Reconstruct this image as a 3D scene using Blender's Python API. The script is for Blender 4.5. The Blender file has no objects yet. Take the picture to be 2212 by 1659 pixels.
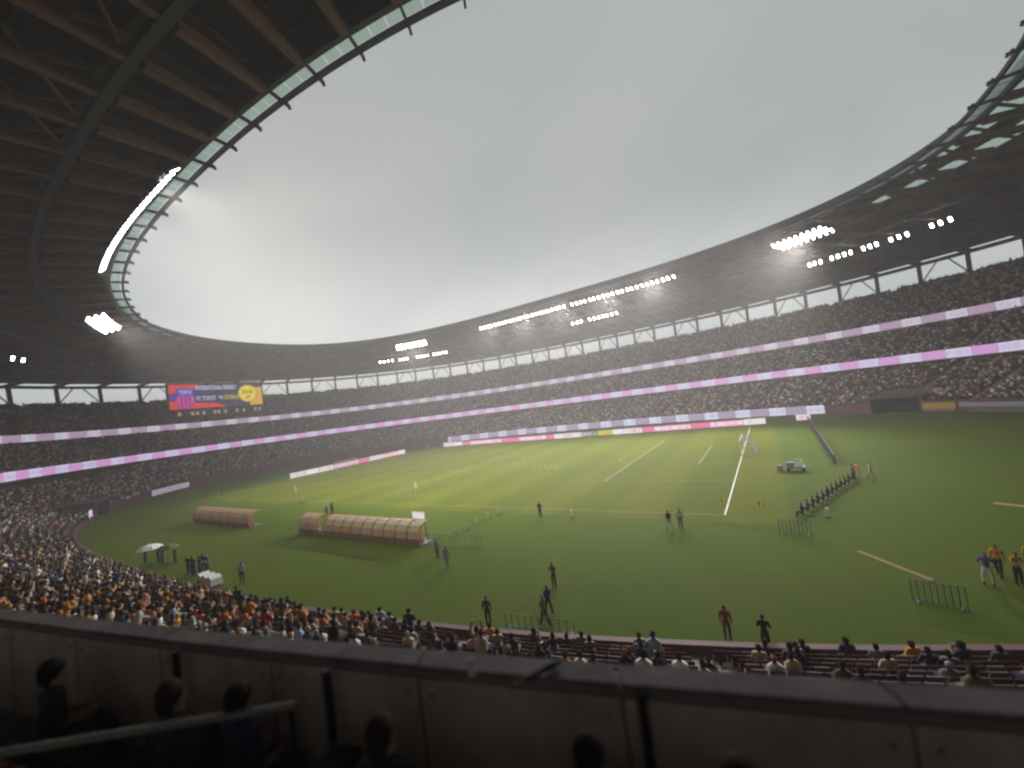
import bpy, math, random
import numpy as np
from mathutils import Vector, Matrix

random.seed(7)
rng = np.random.default_rng(11)
R = math.radians
S = bpy.context.scene
COL = S.collection

# ------------------------------------------------------------------ camera
CAM = Vector((4.962, -41.261, 12.581))
yaw, pitch, roll = R(-32.307), R(2.949), R(-7.447)
fwd = Vector((math.sin(yaw) * math.cos(pitch), math.cos(yaw) * math.cos(pitch), math.sin(pitch)))
r0 = fwd.cross(Vector((0, 0, 1))).normalized()
u0 = r0.cross(fwd)
rgt = math.cos(roll) * r0 + math.sin(roll) * u0
up = -math.sin(roll) * r0 + math.cos(roll) * u0
cd = bpy.data.cameras.new('camera')
cd.sensor_width = 36
cd.lens = 36 * 864.67 / 2212
cd.clip_start = 0.05
cd.clip_end = 4000
cd.dof.use_dof = True
cd.dof.focus_distance = 48
cd.dof.aperture_fstop = 0.30
cam = bpy.data.objects.new('camera', cd)
COL.objects.link(cam)
m = Matrix.Identity(4)
for i in range(3):
    m[i][0], m[i][1], m[i][2], m[i][3] = rgt[i], up[i], -fwd[i], CAM[i]
cam.matrix_world = m
S.camera = cam

# ------------------------------------------------------------------ sky, sun, exposure
SUN_EL, SUN_AZ = R(24), R(-58)          # azimuth measured from +Y towards +X
W = bpy.data.worlds.new('World')
S.world = W
W.use_nodes = True
nt = W.node_tree
nt.nodes.clear()
N = nt.nodes.new
L = nt.links.new
out = N('ShaderNodeOutputWorld')
bg = N('ShaderNodeBackground')
L(bg.outputs[0], out.inputs[0])
sky = N('ShaderNodeTexSky')
sky.sky_type = 'NISHITA'
sky.sun_disc = False
sky.sun_elevation = SUN_EL
sky.sun_rotation = SUN_AZ
sky.dust_density = 4
tc = N('ShaderNodeTexCoord')
sep = N('ShaderNodeSeparateXYZ')
L(tc.outputs['Generated'], sep.inputs[0])
# cloud deck seen in perspective: direction divided by its height
mx = N('ShaderNodeMath'); mx.operation = 'MAXIMUM'; mx.inputs[1].default_value = 0.06
L(sep.outputs[2], mx.inputs[0])
ad = N('ShaderNodeMath'); ad.operation = 'ADD'; ad.inputs[1].default_value = 0.25
L(mx.outputs[0], ad.inputs[0])
dv = N('ShaderNodeVectorMath'); dv.operation = 'DIVIDE'
cb = N('ShaderNodeCombineXYZ')
for i in range(3):
    L(ad.outputs[0], cb.inputs[i])
L(tc.outputs['Generated'], dv.inputs[0]); L(cb.outputs[0], dv.inputs[1])
nz = N('ShaderNodeTexNoise')
nz.inputs['Scale'].default_value = 1.7
nz.inputs['Detail'].default_value = 5
nz.inputs['Roughness'].default_value = 0.42
nz.inputs['Distortion'].default_value = 0.3
L(dv.outputs[0], nz.inputs['Vector'])
cr = N('ShaderNodeValToRGB')
cr.color_ramp.elements[0].position = 0.36
cr.color_ramp.elements[0].color = (0.40, 0.432, 0.442, 1)
cr.color_ramp.elements[1].position = 0.64
cr.color_ramp.elements[1].color = (0.465, 0.485, 0.483, 1)
L(nz.outputs['Fac'], cr.inputs[0])
# thin cloud lets more light through near the hidden sun
sd = Vector((math.sin(SUN_AZ) * math.cos(R(12)), math.cos(SUN_AZ) * math.cos(R(12)), math.sin(R(12))))
dt = N('ShaderNodeVectorMath'); dt.operation = 'DOT_PRODUCT'
dt.inputs[1].default_value = sd
fl = N('ShaderNodeVectorMath'); fl.operation = 'MULTIPLY'; fl.inputs[1].default_value = (1, 1, 2.3)
fn = N('ShaderNodeVectorMath'); fn.operation = 'NORMALIZE'
L(tc.outputs['Generated'], fl.inputs[0]); L(fl.outputs[0], fn.inputs[0]); L(fn.outputs[0], dt.inputs[0])
gl = N('ShaderNodeMapRange')
gl.interpolation_type = 'SMOOTHSTEP'
gl.inputs['From Min'].default_value = 0.60
gl.inputs['From Max'].default_value = 1.0
gl.inputs['To Min'].default_value = 0.0
gl.inputs['To Max'].default_value = 1.0
L(dt.outputs['Value'], gl.inputs['Value'])
hz = N('ShaderNodeMapRange')
hz.interpolation_type = 'SMOOTHSTEP'
hz.inputs['From Min'].default_value = 0.02
hz.inputs['From Max'].default_value = 0.45
hz.inputs['To Min'].default_value = 1.0
hz.inputs['To Max'].default_value = 0.0
L(sep.outputs[2], hz.inputs['Value'])
g2 = N('ShaderNodeMath'); g2.operation = 'MULTIPLY_ADD'
L(gl.outputs[0], g2.inputs[0]); g2.inputs[1].default_value = 0.12
hm = N('ShaderNodeMath'); hm.operation = 'MULTIPLY'; hm.inputs[1].default_value = 0.74
L(hz.outputs[0], hm.inputs[0]); L(hm.outputs[0], g2.inputs[2])
g3 = N('ShaderNodeMath'); g3.operation = 'ADD'; g3.inputs[1].default_value = 1.0
L(g2.outputs[0], g3.inputs[0])
sc_ = N('ShaderNodeVectorMath'); sc_.operation = 'SCALE'
L(cr.outputs[0], sc_.inputs[0]); L(g3.outputs[0], sc_.inputs['Scale'])
nsk = N('ShaderNodeVectorMath'); nsk.operation = 'SCALE'; nsk.inputs['Scale'].default_value = 0.06
L(sky.outputs[0], nsk.inputs[0])
mixs = N('ShaderNodeMix'); mixs.data_type = 'RGBA'
mixs.inputs[0].default_value = 0.975
L(nsk.outputs[0], mixs.inputs[6]); L(sc_.outputs[0], mixs.inputs[7])
L(mixs.outputs[2], bg.inputs[0])
bg.inputs[1].default_value = 1.0

sl = bpy.data.lights.new('sun', 'SUN')
sl.energy = 0.5
sl.angle = R(35)
sl.color = (1.0, 0.96, 0.9)
so = bpy.data.objects.new('sun', sl)
COL.objects.link(so)
so.location = (0, 0, 120)
so.rotation_euler = Vector((-math.sin(SUN_AZ) * math.cos(R(55)), -math.cos(SUN_AZ) * math.cos(R(55)), -math.sin(R(55)))).to_track_quat('-Z', 'Y').to_euler()

S.view_settings.view_transform = 'Standard'
S.view_settings.look = 'None'
S.view_settings.exposure = 0.0
S.view_settings.gamma = 1.0
S.render.engine = 'CYCLES'
S.cycles.use_denoising = True
S.cycles.max_bounces = 5
S.cycles.diffuse_bounces = 3
S.cycles.glossy_bounces = 2
S.cycles.transmission_bounces = 4
S.cycles.transparent_max_bounces = 12
S.cycles.volume_bounces = 0
S.cycles.caustics_reflective = False
S.cycles.caustics_refractive = False
S.cycles.sample_clamp_indirect = 4
S.cycles.filter_width = 2.4

# ------------------------------------------------------------------ helpers
def tag(o, label=None, cat=None, group=None, kind=None):
    if label: o['label'] = label
    if cat: o['category'] = cat
    if group: o['group'] = group
    if kind: o['kind'] = kind
    return o

def empty(name, loc=(0, 0, 0), parent=None):
    o = bpy.data.objects.new(name, None)
    COL.objects.link(o)
    o.location = loc
    o.empty_display_size = 0.2
    if parent: o.parent = parent
    return o

def link(name, me, parent=None, loc=None, rz=None):
    o = bpy.data.objects.new(name, me)
    COL.objects.link(o)
    if parent: o.parent = parent
    if loc is not None: o.location = loc
    if rz is not None: o.rotation_euler = (0, 0, rz)
    return o

class MB:
    def __init__(s):
        s.v, s.f, s.m = [], [], []
    def face(s, pts, mi=0):
        b = len(s.v)
        s.v += [tuple(p) for p in pts]
        s.f.append(tuple(range(b, b + len(pts))))
        s.m.append(mi)
    def hexa(s, p, mi=0):
        """8 points: bottom ring then top ring."""
        b = len(s.v)
        s.v += [tuple(q) for q in p]
        for f in ((3, 2, 1, 0), (4, 5, 6, 7), (0, 1, 5, 4), (1, 2, 6, 5), (2, 3, 7, 6), (3, 0, 4, 7)):
            s.f.append(tuple(b + i for i in f)); s.m.append(mi)
    def box(s, c, d, rz=0, mi=0):
        cx, cy, cz = c; x, y, z = d[0] / 2, d[1] / 2, d[2] / 2
        ca, sa = math.cos(rz), math.sin(rz)
        P = []
        for zz in (-z, z):
            for px, py in ((-x, -y), (x, -y), (x, y), (-x, y)):
                P.append((cx + px * ca - py * sa, cy + px * sa + py * ca, cz + zz))
        s.hexa(P, mi)
    def bar(s, a, b, w, h, mi=0):
        """rectangular bar from a to b, width w (horizontal), height h."""
        a, b = Vector(a), Vector(b)
        d = (b - a).normalized()
        side = d.cross(Vector((0, 0, 1)))
        if side.length < 1e-4: side = Vector((1, 0, 0))
        side.normalize()
        u = side.cross(d).normalized()
        P = []
        for q in (a, b):
            P.append([q - side * w / 2 - u * h / 2, q + side * w / 2 - u * h / 2, q + side * w / 2 + u * h / 2, q - side * w / 2 + u * h / 2])
        s.hexa([P[0][0], P[0][1], P[1][1], P[1][0], P[0][3], P[0][2], P[1][2], P[1][3]], mi)
    def tube(s, pts, r, n=8, mi=0, cap=True):
        pts = [Vector(p) for p in pts]
        if not isinstance(r, (list, tuple)): r = [r] * len(pts)
        b = len(s.v)
        for i, p in enumerate(pts):
            d = (pts[min(i + 1, len(pts) - 1)] - pts[max(i - 1, 0)]).normalized()
            q = d.to_track_quat('Z', 'Y')
            for k in range(n):
                a = 2 * math.pi * k / n
                s.v.append(tuple(p + q @ Vector((r[i] * math.cos(a), r[i] * math.sin(a), 0))))
        for i in range(len(pts) - 1):
            for k in range(n):
                k2 = (k + 1) % n
                s.f.append((b + i * n + k, b + i * n + k2, b + (i + 1) * n + k2, b + (i + 1) * n + k)); s.m.append(mi)
        if cap:
            s.f.append(tuple(b + k for k in reversed(range(n)))); s.m.append(mi)
            e = b + (len(pts) - 1) * n
            s.f.append(tuple(e + k for k in range(n))); s.m.append(mi)
    def sphere(s, c, r, nu=10, nv=7, mi=0):
        if not isinstance(r, (list, tuple)): r = (r, r, r)
        b = len(s.v)
        for j in range(1, nv):
            ph = math.pi * j / nv
            for i in range(nu):
                th = 2 * math.pi * i / nu
                s.v.append((c[0] + r[0] * math.sin(ph) * math.cos(th), c[1] + r[1] * math.sin(ph) * math.sin(th), c[2] + r[2] * math.cos(ph)))
        t = len(s.v); s.v += [(c[0], c[1], c[2] + r[2]), (c[0], c[1], c[2] - r[2])]
        for i in range(nu):
            i2 = (i + 1) % nu
            s.f.append((t, b + i, b + i2)); s.m.append(mi)
            for j in range(nv - 2):
                s.f.append((b + j * nu + i, b + (j + 1) * nu + i, b + (j + 1) * nu + i2, b + j * nu + i2)); s.m.append(mi)
            s.f.append((t + 1, b + (nv - 2) * nu + i2, b + (nv - 2) * nu + i)); s.m.append(mi)
    def mesh(s, name, mats):
        me = bpy.data.meshes.new(name)
        me.from_pydata(s.v, [], s.f)
        if not isinstance(mats, (list, tuple)): mats = [mats]
        for q in mats: me.materials.append(q)
        if len(mats) > 1: me.polygons.foreach_set('material_index', s.m)
        me.update()
        return me
    def build(s, name, mats, parent=None, loc=None, rz=None, smooth=False):
        me = s.mesh(name, mats)
        if smooth: me.polygons.foreach_set('use_smooth', [True] * len(me.polygons))
        return link(name, me, parent, loc, rz)

MATS = {}
def mat(name, col, rough=0.7, metal=0.0, noise=0.0, scale=8.0, bump=0.0, spec=0.4, coord='Object', detail=4):
    if name in MATS: return MATS[name]
    mt = bpy.data.materials.new(name)
    mt.use_nodes = True
    t = mt.node_tree
    b = t.nodes['Principled BSDF']
    b.inputs['Roughness'].default_value = rough
    b.inputs['Metallic'].default_value = metal
    b.inputs['Specular IOR Level'].default_value = spec
    c = (*col, 1)
    b.inputs['Base Color'].default_value = c
    if noise or bump:
        tcn = t.nodes.new('ShaderNodeTexCoord')
        n = t.nodes.new('ShaderNodeTexNoise')
        n.inputs['Scale'].default_value = scale
        n.inputs['Detail'].default_value = detail
        n.inputs['Roughness'].default_value = 0.65
        t.links.new(tcn.outputs[coord], n.inputs['Vector'])
        if noise:
            mr = t.nodes.new('ShaderNodeMapRange')
            mr.inputs['From Min'].default_value = 0.25
            mr.inputs['From Max'].default_value = 0.75
            mr.inputs['To Min'].default_value = 1 - noise
            mr.inputs['To Max'].default_value = 1 + noise
            t.links.new(n.outputs['Fac'], mr.inputs['Value'])
            vm = t.nodes.new('ShaderNodeVectorMath'); vm.operation = 'SCALE'
            vm.inputs[0].default_value = col
            t.links.new(mr.outputs[0], vm.inputs['Scale'])
            t.links.new(vm.outputs[0], b.inputs['Base Color'])
        if bump:
            bp = t.nodes.new('ShaderNodeBump')
            bp.inputs['Strength'].default_value = bump
            bp.inputs['Distance'].default_value = 0.02
            t.links.new(n.outputs['Fac'], bp.inputs['Height'])
            t.links.new(bp.outputs[0], b.inputs['Normal'])
    MATS[name] = mt
    return mt

def emis(name, col, strength=1.0, bars=None, barcol=None, dens=0.5, grid=True):
    """a lit LED surface; bars = vertical print frequency along UV x"""
    if name in MATS: return MATS[name]
    mt = bpy.data.materials.new(name)
    mt.use_nodes = True
    mt.cycles.emission_sampling = 'NONE'
    t = mt.node_tree
    b = t.nodes['Principled BSDF']
    b.inputs['Base Color'].default_value = (0.03, 0.03, 0.035, 1)
    b.inputs['Roughness'].default_value = 0.5
    b.inputs['Emission Strength'].default_value = strength
    b.inputs['Emission Color'].default_value = (*col, 1)
    if bars:
        uv = t.nodes.new('ShaderNodeUVMap')
        mp = t.nodes.new('ShaderNodeMapping')
        mp.inputs['Scale'].default_value = (bars * 2.2, .35, 1)
        t.links.new(uv.outputs[0], mp.inputs['Vector'])
        oi = t.nodes.new('ShaderNodeObjectInfo')
        av = t.nodes.new('ShaderNodeVectorMath'); av.operation = 'ADD'
        t.links.new(mp.outputs[0], av.inputs[0]); t.links.new(oi.outputs['Location'], av.inputs[1])
        n = t.nodes.new('ShaderNodeTexNoise')
        n.inputs['Scale'].default_value = 1.0
        n.inputs['Detail'].default_value = 2
        t.links.new(av.outputs[0], n.inputs['Vector'])
        # lettering keeps clear of the panel's top and bottom
        sp = t.nodes.new('ShaderNodeSeparateXYZ')
        t.links.new(uv.outputs[0], sp.inputs[0])
        lo = t.nodes.new('ShaderNodeMath'); lo.operation = 'GREATER_THAN'; lo.inputs[1].default_value = 0.2
        hi = t.nodes.new('ShaderNodeMath'); hi.operation = 'LESS_THAN'; hi.inputs[1].default_value = 0.8
        t.links.new(sp.outputs[1], lo.inputs[0]); t.links.new(sp.outputs[1], hi.inputs[0])
        gt = t.nodes.new('ShaderNodeMath'); gt.operation = 'GREATER_THAN'; gt.inputs[1].default_value = 1 - dens
        t.links.new(n.outputs['Fac'], gt.inputs[0])
        m1 = t.nodes.new('ShaderNodeMath'); m1.operation = 'MULTIPLY'
        m2 = t.nodes.new('ShaderNodeMath'); m2.operation = 'MULTIPLY'
        t.links.new(lo.outputs[0], m1.inputs[0]); t.links.new(hi.outputs[0], m1.inputs[1])
        t.links.new(m1.outputs[0], m2.inputs[0]); t.links.new(gt.outputs[0], m2.inputs[1])
        mc = t.nodes.new('ShaderNodeMix'); mc.data_type = 'RGBA'
        mc.inputs[6].default_value = (*col, 1)
        mc.inputs[7].default_value = (*barcol, 1)
        t.links.new(m2.outputs[0], mc.inputs[0])
        t.links.new(mc.outputs[2], b.inputs['Emission Color'])
    MATS[name] = mt
    return mt

# ------------------------------------------------------------------ the bowl's plan: a rounded oval
CX, CY, A0, B0, NP = -52.5, 34.0, 100.0, 60.3, 2.4
def se(t, a, b, n, cx, cy):
    c, s = np.cos(t), np.sin(t)
    return cx + np.sign(c) * np.abs(c) ** (2 / n) * a, cy + np.sign(s) * np.abs(s) ** (2 / n) * b
def bowl(d, t):
    return se(t, A0 + d, B0 + d, NP, CX, CY)
_tt = np.linspace(0, 2 * math.pi, 20001)
_bx, _by = bowl(20, _tt)
_arc = np.concatenate([[0], np.cumsum(np.hypot(np.diff(_bx), np.diff(_by)))])
def tpar(u):
    """u in 0..1, even in arc length -> oval parameter"""
    return np.interp(np.mod(u, 1.0) * _arc[-1], _arc, _tt)
def u_of(x, y):
    k = np.argmin((np.arctan2(_by - CY, _bx - CX) - math.atan2(y - CY, x - CX)) ** 2)
    return _arc[k] / _arc[-1]
def offset_of(x, y):
    dx, dy = abs(x - CX), abs(y - CY)
    lo, hi = -60.0, 200.0
    for _ in range(50):
        q = (lo + hi) / 2
        if (dx / (A0 + q)) ** NP + (dy / (B0 + q)) ** NP > 1: lo = q
        else: hi = q
    return lo
def sstep(x, a, b):
    t = np.clip((x - a) / (b - a), 0, 1)
    return t * t * (3 - 2 * t)
def near(x, y):
    """1 at the near main stand round the camera, 0 elsewhere"""
    return sstep(np.asarray(x, float), -80, -50) * (1 - sstep(np.asarray(y, float), -22, -6))
def wall_h(x, y):
    return 2.3 - 1.3 * (1 - sstep(np.asarray(y, float), -14, 6))
def z1(k, x, y):
    return wall_h(x, y) + 0.0 + 0.37 * k
def z2(k, x, y):
    return 10.9 + 0.5 * k - 1.6 * near(x, y)
def z3(k, x, y):
    return 20.4 + 0.5 * k
def d1(k): return 2.7 + 0.83 * k
def d2(k): return 19.0 + 0.80 * k
def d3(k): return 33.0 + 0.85 * k
K1, K2, K3 = 19, 16, 25

NSEG = 720
UU = np.arange(NSEG) / NSEG
TT = tpar(UU)

# gaps left in the field wall and the first rows for the two tunnels
CUTS = []
for _x, _y, _w in ((24.2, 80.0, 8.6), (-119.5, -18.5, 8.0)):
    _t = tpar(np.array([u_of(_x, _y), u_of(_x, _y) + 0.0005])); _cx, _cy = bowl(1.3, _t)
    CUTS.append((_cx[0], _cy[0], math.atan2(_cy[1] - _cy[0], _cx[1] - _cx[0]), _w))
def in_cut(x, y, depth=3.6, pad=0.25):
    for cx, cy, a, w in CUTS:
        dx, dy = x - cx, y - cy
        lat = dx * math.cos(a) + dy * math.sin(a); dep = dx * math.sin(a) - dy * math.cos(a)
        if abs(lat) < w / 2 + pad and -0.6 < dep < depth: return True
    return False

def strip(mb, prof, mi=0, u0=None, u1=None, seg=None, cut=False):
    """sweep a list of (d, zfun or z) round the oval (closed) or along an arc"""
    if u0 is None:
        ts, closed = TT, True
    else:
        ts, closed = tpar(np.linspace(u0, u1, seg)), False
    rows = []
    b = len(mb.v)
    n = len(ts)
    for d, z in prof:
        x, y = bowl(d, ts)
        zz = z(x, y) if callable(z) else np.full(n, float(z))
        mb.v += list(zip(x.tolist(), y.tolist(), np.asarray(zz).tolist()))
    for j in range(len(prof) - 1):
        for i in range(n if closed else n - 1):
            i2 = (i + 1) % n
            if cut:
                p_, q_ = mb.v[b + j * n + i], mb.v[b + (j + 1) * n + i2]
                if in_cut((p_[0] + q_[0]) / 2, (p_[1] + q_[1]) / 2): continue
            mb.f.append((b + j * n + i, b + j * n + i2, b + (j + 1) * n + i2, b + (j + 1) * n + i)); mb.m.append(mi)

# ------------------------------------------------------------------ materials
M_conc = mat('concrete', (0.22, 0.21, 0.205), 0.85, noise=0.22, scale=0.9, bump=0.15)
M_conc_d = mat('concrete_dark', (0.20, 0.185, 0.175), 0.85, noise=0.25, scale=1.2, bump=0.15)
M_coping = mat('coping', (0.21, 0.195, 0.195), 0.6, noise=0.2, scale=1.6, bump=0.1)
M_steel = mat('dark_steel', (0.022, 0.023, 0.024), 0.55, 0.3, noise=0.2, scale=2)
M_grey = mat('grey_steel', (0.16, 0.165, 0.165), 0.5, 0.4, noise=0.15, scale=3)
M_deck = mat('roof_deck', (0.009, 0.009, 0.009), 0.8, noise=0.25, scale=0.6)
M_timber = mat('timber', (0.115, 0.052, 0.018), 0.7, noise=0.3, scale=1.4)
M_white = mat('white_paint', (0.75, 0.75, 0.73), 0.5, noise=0.06, scale=6)
M_black = mat('black_plastic', (0.015, 0.015, 0.017), 0.6)
M_rubber = mat('rubber', (0.02, 0.02, 0.02), 0.9)

# ------------------------------------------------------------------ ground, turf, pitch
g = MB(); g.face([(-1200, -1100, -0.25), (1100, -1100, -0.25), (1100, 1200, -0.25), (-1200, 1200, -0.25)])
tag(g.build('ground', mat('asphalt', (0.05, 0.05, 0.05), 0.9, noise=0.2, scale=0.3)), kind='structure')

def turf_mat(name, c1, c2, stripes=None):
    mt = bpy.data.materials.new(name); mt.use_nodes = True
    t = mt.node_tree; b = t.nodes['Principled BSDF']
    b.inputs['Roughness'].default_value = 0.75
    b.inputs['Specular IOR Level'].default_value = 0.04
    tcn = t.nodes.new('ShaderNodeTexCoord')
    def noise(sc, det=4, ro=0.6):
        n = t.nodes.new('ShaderNodeTexNoise'); n.inputs['Scale'].default_value = sc
        n.inputs['Detail'].default_value = det; n.inputs['Roughness'].default_value = ro
        t.links.new(tcn.outputs['Object'], n.inputs['Vector']); return n
    n1, n2, n3 = noise(0.06, 5), noise(1.3, 6, 0.7), noise(14, 3, 0.8)
    a = t.nodes.new('ShaderNodeMath'); a.operation = 'MULTIPLY_ADD'
    t.links.new(n2.outputs['Fac'], a.inputs[0]); a.inputs[1].default_value = 0.5
    t.links.new(n1.outputs['Fac'], a.inputs[2])
    a2 = t.nodes.new('ShaderNodeMath'); a2.operation = 'MULTIPLY_ADD'
    t.links.new(n3.outputs['Fac'], a2.inputs[0]); a2.inputs[1].default_value = 0.45
    t.links.new(a.outputs[0], a2.inputs[2])
    src = a2.outputs[0]
    mr = t.nodes.new('ShaderNodeMapRange')
    mr.inputs['From Min'].default_value = 0.62; mr.inputs['From Max'].default_value = 1.35
    t.links.new(src, mr.inputs['Value'])
    fac = mr.outputs[0]
    if stripes:
        sp = t.nodes.new('ShaderNodeSeparateXYZ'); t.links.new(tcn.outputs['Object'], sp.inputs[0])
        sn = t.nodes.new('ShaderNodeMath'); sn.operation = 'MULTIPLY'; sn.inputs[1].default_value = math.pi / stripes
        t.links.new(sp.outputs[0], sn.inputs[0])
        s2 = t.nodes.new('ShaderNodeMath'); s2.operation = 'SINE'; t.links.new(sn.outputs[0], s2.inputs[0])
        s3 = t.nodes.new('ShaderNodeMapRange'); s3.inputs['From Min'].default_value = -0.25; s3.inputs['From Max'].default_value = 0.25
        s3.inputs['To Min'].default_value = -0.24; s3.inputs['To Max'].default_value = 0.24
        t.links.new(s2.outputs[0], s3.inputs['Value'])
        s4 = t.nodes.new('ShaderNodeMath'); s4.operation = 'ADD'
        t.links.new(fac, s4.inputs[0]); t.links.new(s3.outputs[0], s4.inputs[1]); fac = s4.outputs[0]
    mc = t.nodes.new('ShaderNodeMix'); mc.data_type = 'RGBA'
    mc.inputs[6].default_value = (*c1, 1); mc.inputs[7].default_value = (*c2, 1)
    t.links.new(fac, mc.inputs[0]); t.links.new(mc.outputs[2], b.inputs['Base Color'])
    bp = t.nodes.new('ShaderNodeBump'); bp.inputs['Strength'].default_value = 0.4; bp.inputs['Distance'].default_value = 0.03
    t.links.new(n3.outputs['Fac'], bp.inputs['Height']); t.links.new(bp.outputs[0], b.inputs['Normal'])
    return mt
M_turf = turf_mat('turf', (0.064, 0.098, 0.006), (0.092, 0.132, 0.011))
M_grass = turf_mat('grass', (0.084, 0.106, 0.006), (0.118, 0.138, 0.010), stripes=5.5)

g = MB()
x, y = bowl(1.4, TT)
g.v = [(CX, CY, 0.0)] + list(zip(x.tolist(), y.tolist(), [0.0] * NSEG))
g.f = [(0, 1 + i, 1 + (i + 1) % NSEG) for i in range(NSEG)]; g.m = [0] * NSEG
tag(g.build('turf_surround', M_turf), kind='structure')
g = MB(); g.face([(-110, -2.2, 0.006), (5, -2.2, 0.006), (5, 71, 0.006), (-110, 71, 0.006)])
tag(g.build('pitch', M_grass), kind='structure')

# painted lines, each its own strip, 4 mm above the grass
lines = empty('pitch_markings'); tag(lines, kind='structure')
M_line = mat('line_paint', (0.22, 0.26, 0.14), 0.8, noise=0.12, scale=3)
def line(x0, y0, x1, y1, w=0.10, z=0.011):
    mb = MB(); dx, dy = x1 - x0, y1 - y0; l = math.hypot(dx, dy); nx, ny = -dy / l * w / 2, dx / l * w / 2
    mb.face([(x0 - nx, y0 - ny, z), (x1 - nx, y1 - ny, z), (x1 + nx, y1 + ny, z), (x0 + nx, y0 + ny, z)])
    return mb.build('painted_line', M_line, lines)
def arcline(cx, cy, r, a0, a1, n=40, w=0.12, z=0.0145):
    mb = MB()
    for i in range(n):
        p, q = a0 + (a1 - a0) * i / n, a0 + (a1 - a0) * (i + 1) / n
        mb.face([(cx + (r - w / 2) * math.cos(p), cy + (r - w / 2) * math.sin(p), z), (cx + (r + w / 2) * math.cos(p), cy + (r + w / 2) * math.sin(p), z),
                 (cx + (r + w / 2) * math.cos(q), cy + (r + w / 2) * math.sin(q), z), (cx + (r - w / 2) * math.cos(q), cy + (r - w / 2) * math.sin(q), z)])
    return mb.build('painted_arc', M_line, lines)
line(0, 0, 0, 68, 0.13, 0.012).data.materials[0] = M_white; line(-105, 0, -105, 68, 0.14, 0.012)
line(-104.9, 0, -0.1, 0); line(-104.9, 68, -0.1, 68)
line(-52.5, 0.08, -52.5, 67.92, z=0.0125)
for s, x0 in ((-1, 0), (1, -105)):
    line(x0 + s * 16.5, 13.84, x0 + s * 16.5, 54.16, 0.2, z=0.0125)
    line(x0 + s * 0.1, 13.84, x0 + s * 16.4, 13.84); line(x0 + s * 0.1, 54.16, x0 + s * 16.4, 54.16)
    line(x0 + s * 5.5, 24.84, x0 + s * 5.5, 43.16, 0.16, z=0.0125)
    line(x0 + s * 0.1, 24.84, x0 + s * 5.4, 24.84); line(x0 + s * 0.1, 43.16, x0 + s * 5.4, 43.16)
    ac = math.acos(5.5 / 9.15)
    arcline(x0 + s * 11, 34, 9.15, (math.pi if s < 0 else 0) - ac, (math.pi if s < 0 else 0) + ac, 18)
arcline(-52.5, 34, 9.15, 0, 2 * math.pi)
# yellow strips on the covered running track
M_yel = mat('yellow_mat', (0.24, 0.18, 0.035), 0.8, noise=0.25, scale=2)
M_yel2 = mat('ochre_mat', (0.30, 0.22, 0.10), 0.8, noise=0.25, scale=2)
def matstrip(name, p0, p1, w, mt, label):
    mb = MB(); a, b = Vector((*p0, 0.022)), Vector((*p1, 0.022)); mb.bar(a, b, w, 0.035)
    tag(mb.build(name, mt), label, 'cable cover')
matstrip('cable_cover', (8.4, -6.9), (11.05, -10.6), 0.34, M_yel, 'yellow cable cover on the turf leading to the blue barrier at lower right')
matstrip('cable_cover', (18.5, 5.4), (25.5, 0.6), 0.55, M_yel2, 'pale ochre cable cover on the turf at the far right edge')

# ------------------------------------------------------------------ field wall and the three tiers
def ring_thing(name, label, cat='grandstand'):
    e = empty(name, (CX, CY, 0)); tag(e, label, cat); return e
def under_parent(o, p):
    o.parent = p; o.matrix_parent_inverse = Matrix.Translation(-p.location); return o

M_mauve = mat('mauve_cladding', (0.165, 0.125, 0.130), 0.6, noise=0.22, scale=0.7)
M_maroon = mat('maroon_cladding', (0.15, 0.055, 0.060), 0.6, noise=0.25, scale=0.5)
fw = MB()
strip(fw, [(1.5, -0.2), (1.5, lambda x, y: wall_h(x, y) - 0.12), (1.44, lambda x, y: wall_h(x, y) - 0.12), (1.44, wall_h), (1.80, wall_h), (1.80, lambda x, y: wall_h(x, y) - 0.5)], cut=True)
tag(fw.build('field_wall', M_maroon), 'low maroon wall running round the edge of the green field', 'wall')

tier1 = ring_thing('lower_tier', 'lowest tier of seating, directly behind the low field wall')
mb = MB(); prof = [(1.82, lambda x, y: z1(0, x, y) - 0.42)]
for k in range(K1):
    if k == 0: prof.append((d1(k) - 0.42, lambda x, y: z1(0, x, y) - 0.40))
    prof.append((d1(k) - 0.40, (lambda k: lambda x, y: z1(k, x, y) - 0.37)(k)))
    prof.append((d1(k) + 0.42, (lambda k: lambda x, y: z1(k, x, y) - 0.37)(k)))
prof.append((d1(K1) + 3.0, lambda x, y: z1(K1, x, y) - 0.37))
prof.append((d1(K1) + 3.05, lambda x, y: z2(0, x, y) - 0.8))
strip(mb, prof, cut=True)
under_parent(mb.build('terrace', mat('tier_concrete', (.15, .115, .115), .85, noise=.22, scale=.9, bump=.15)), tier1)

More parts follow.
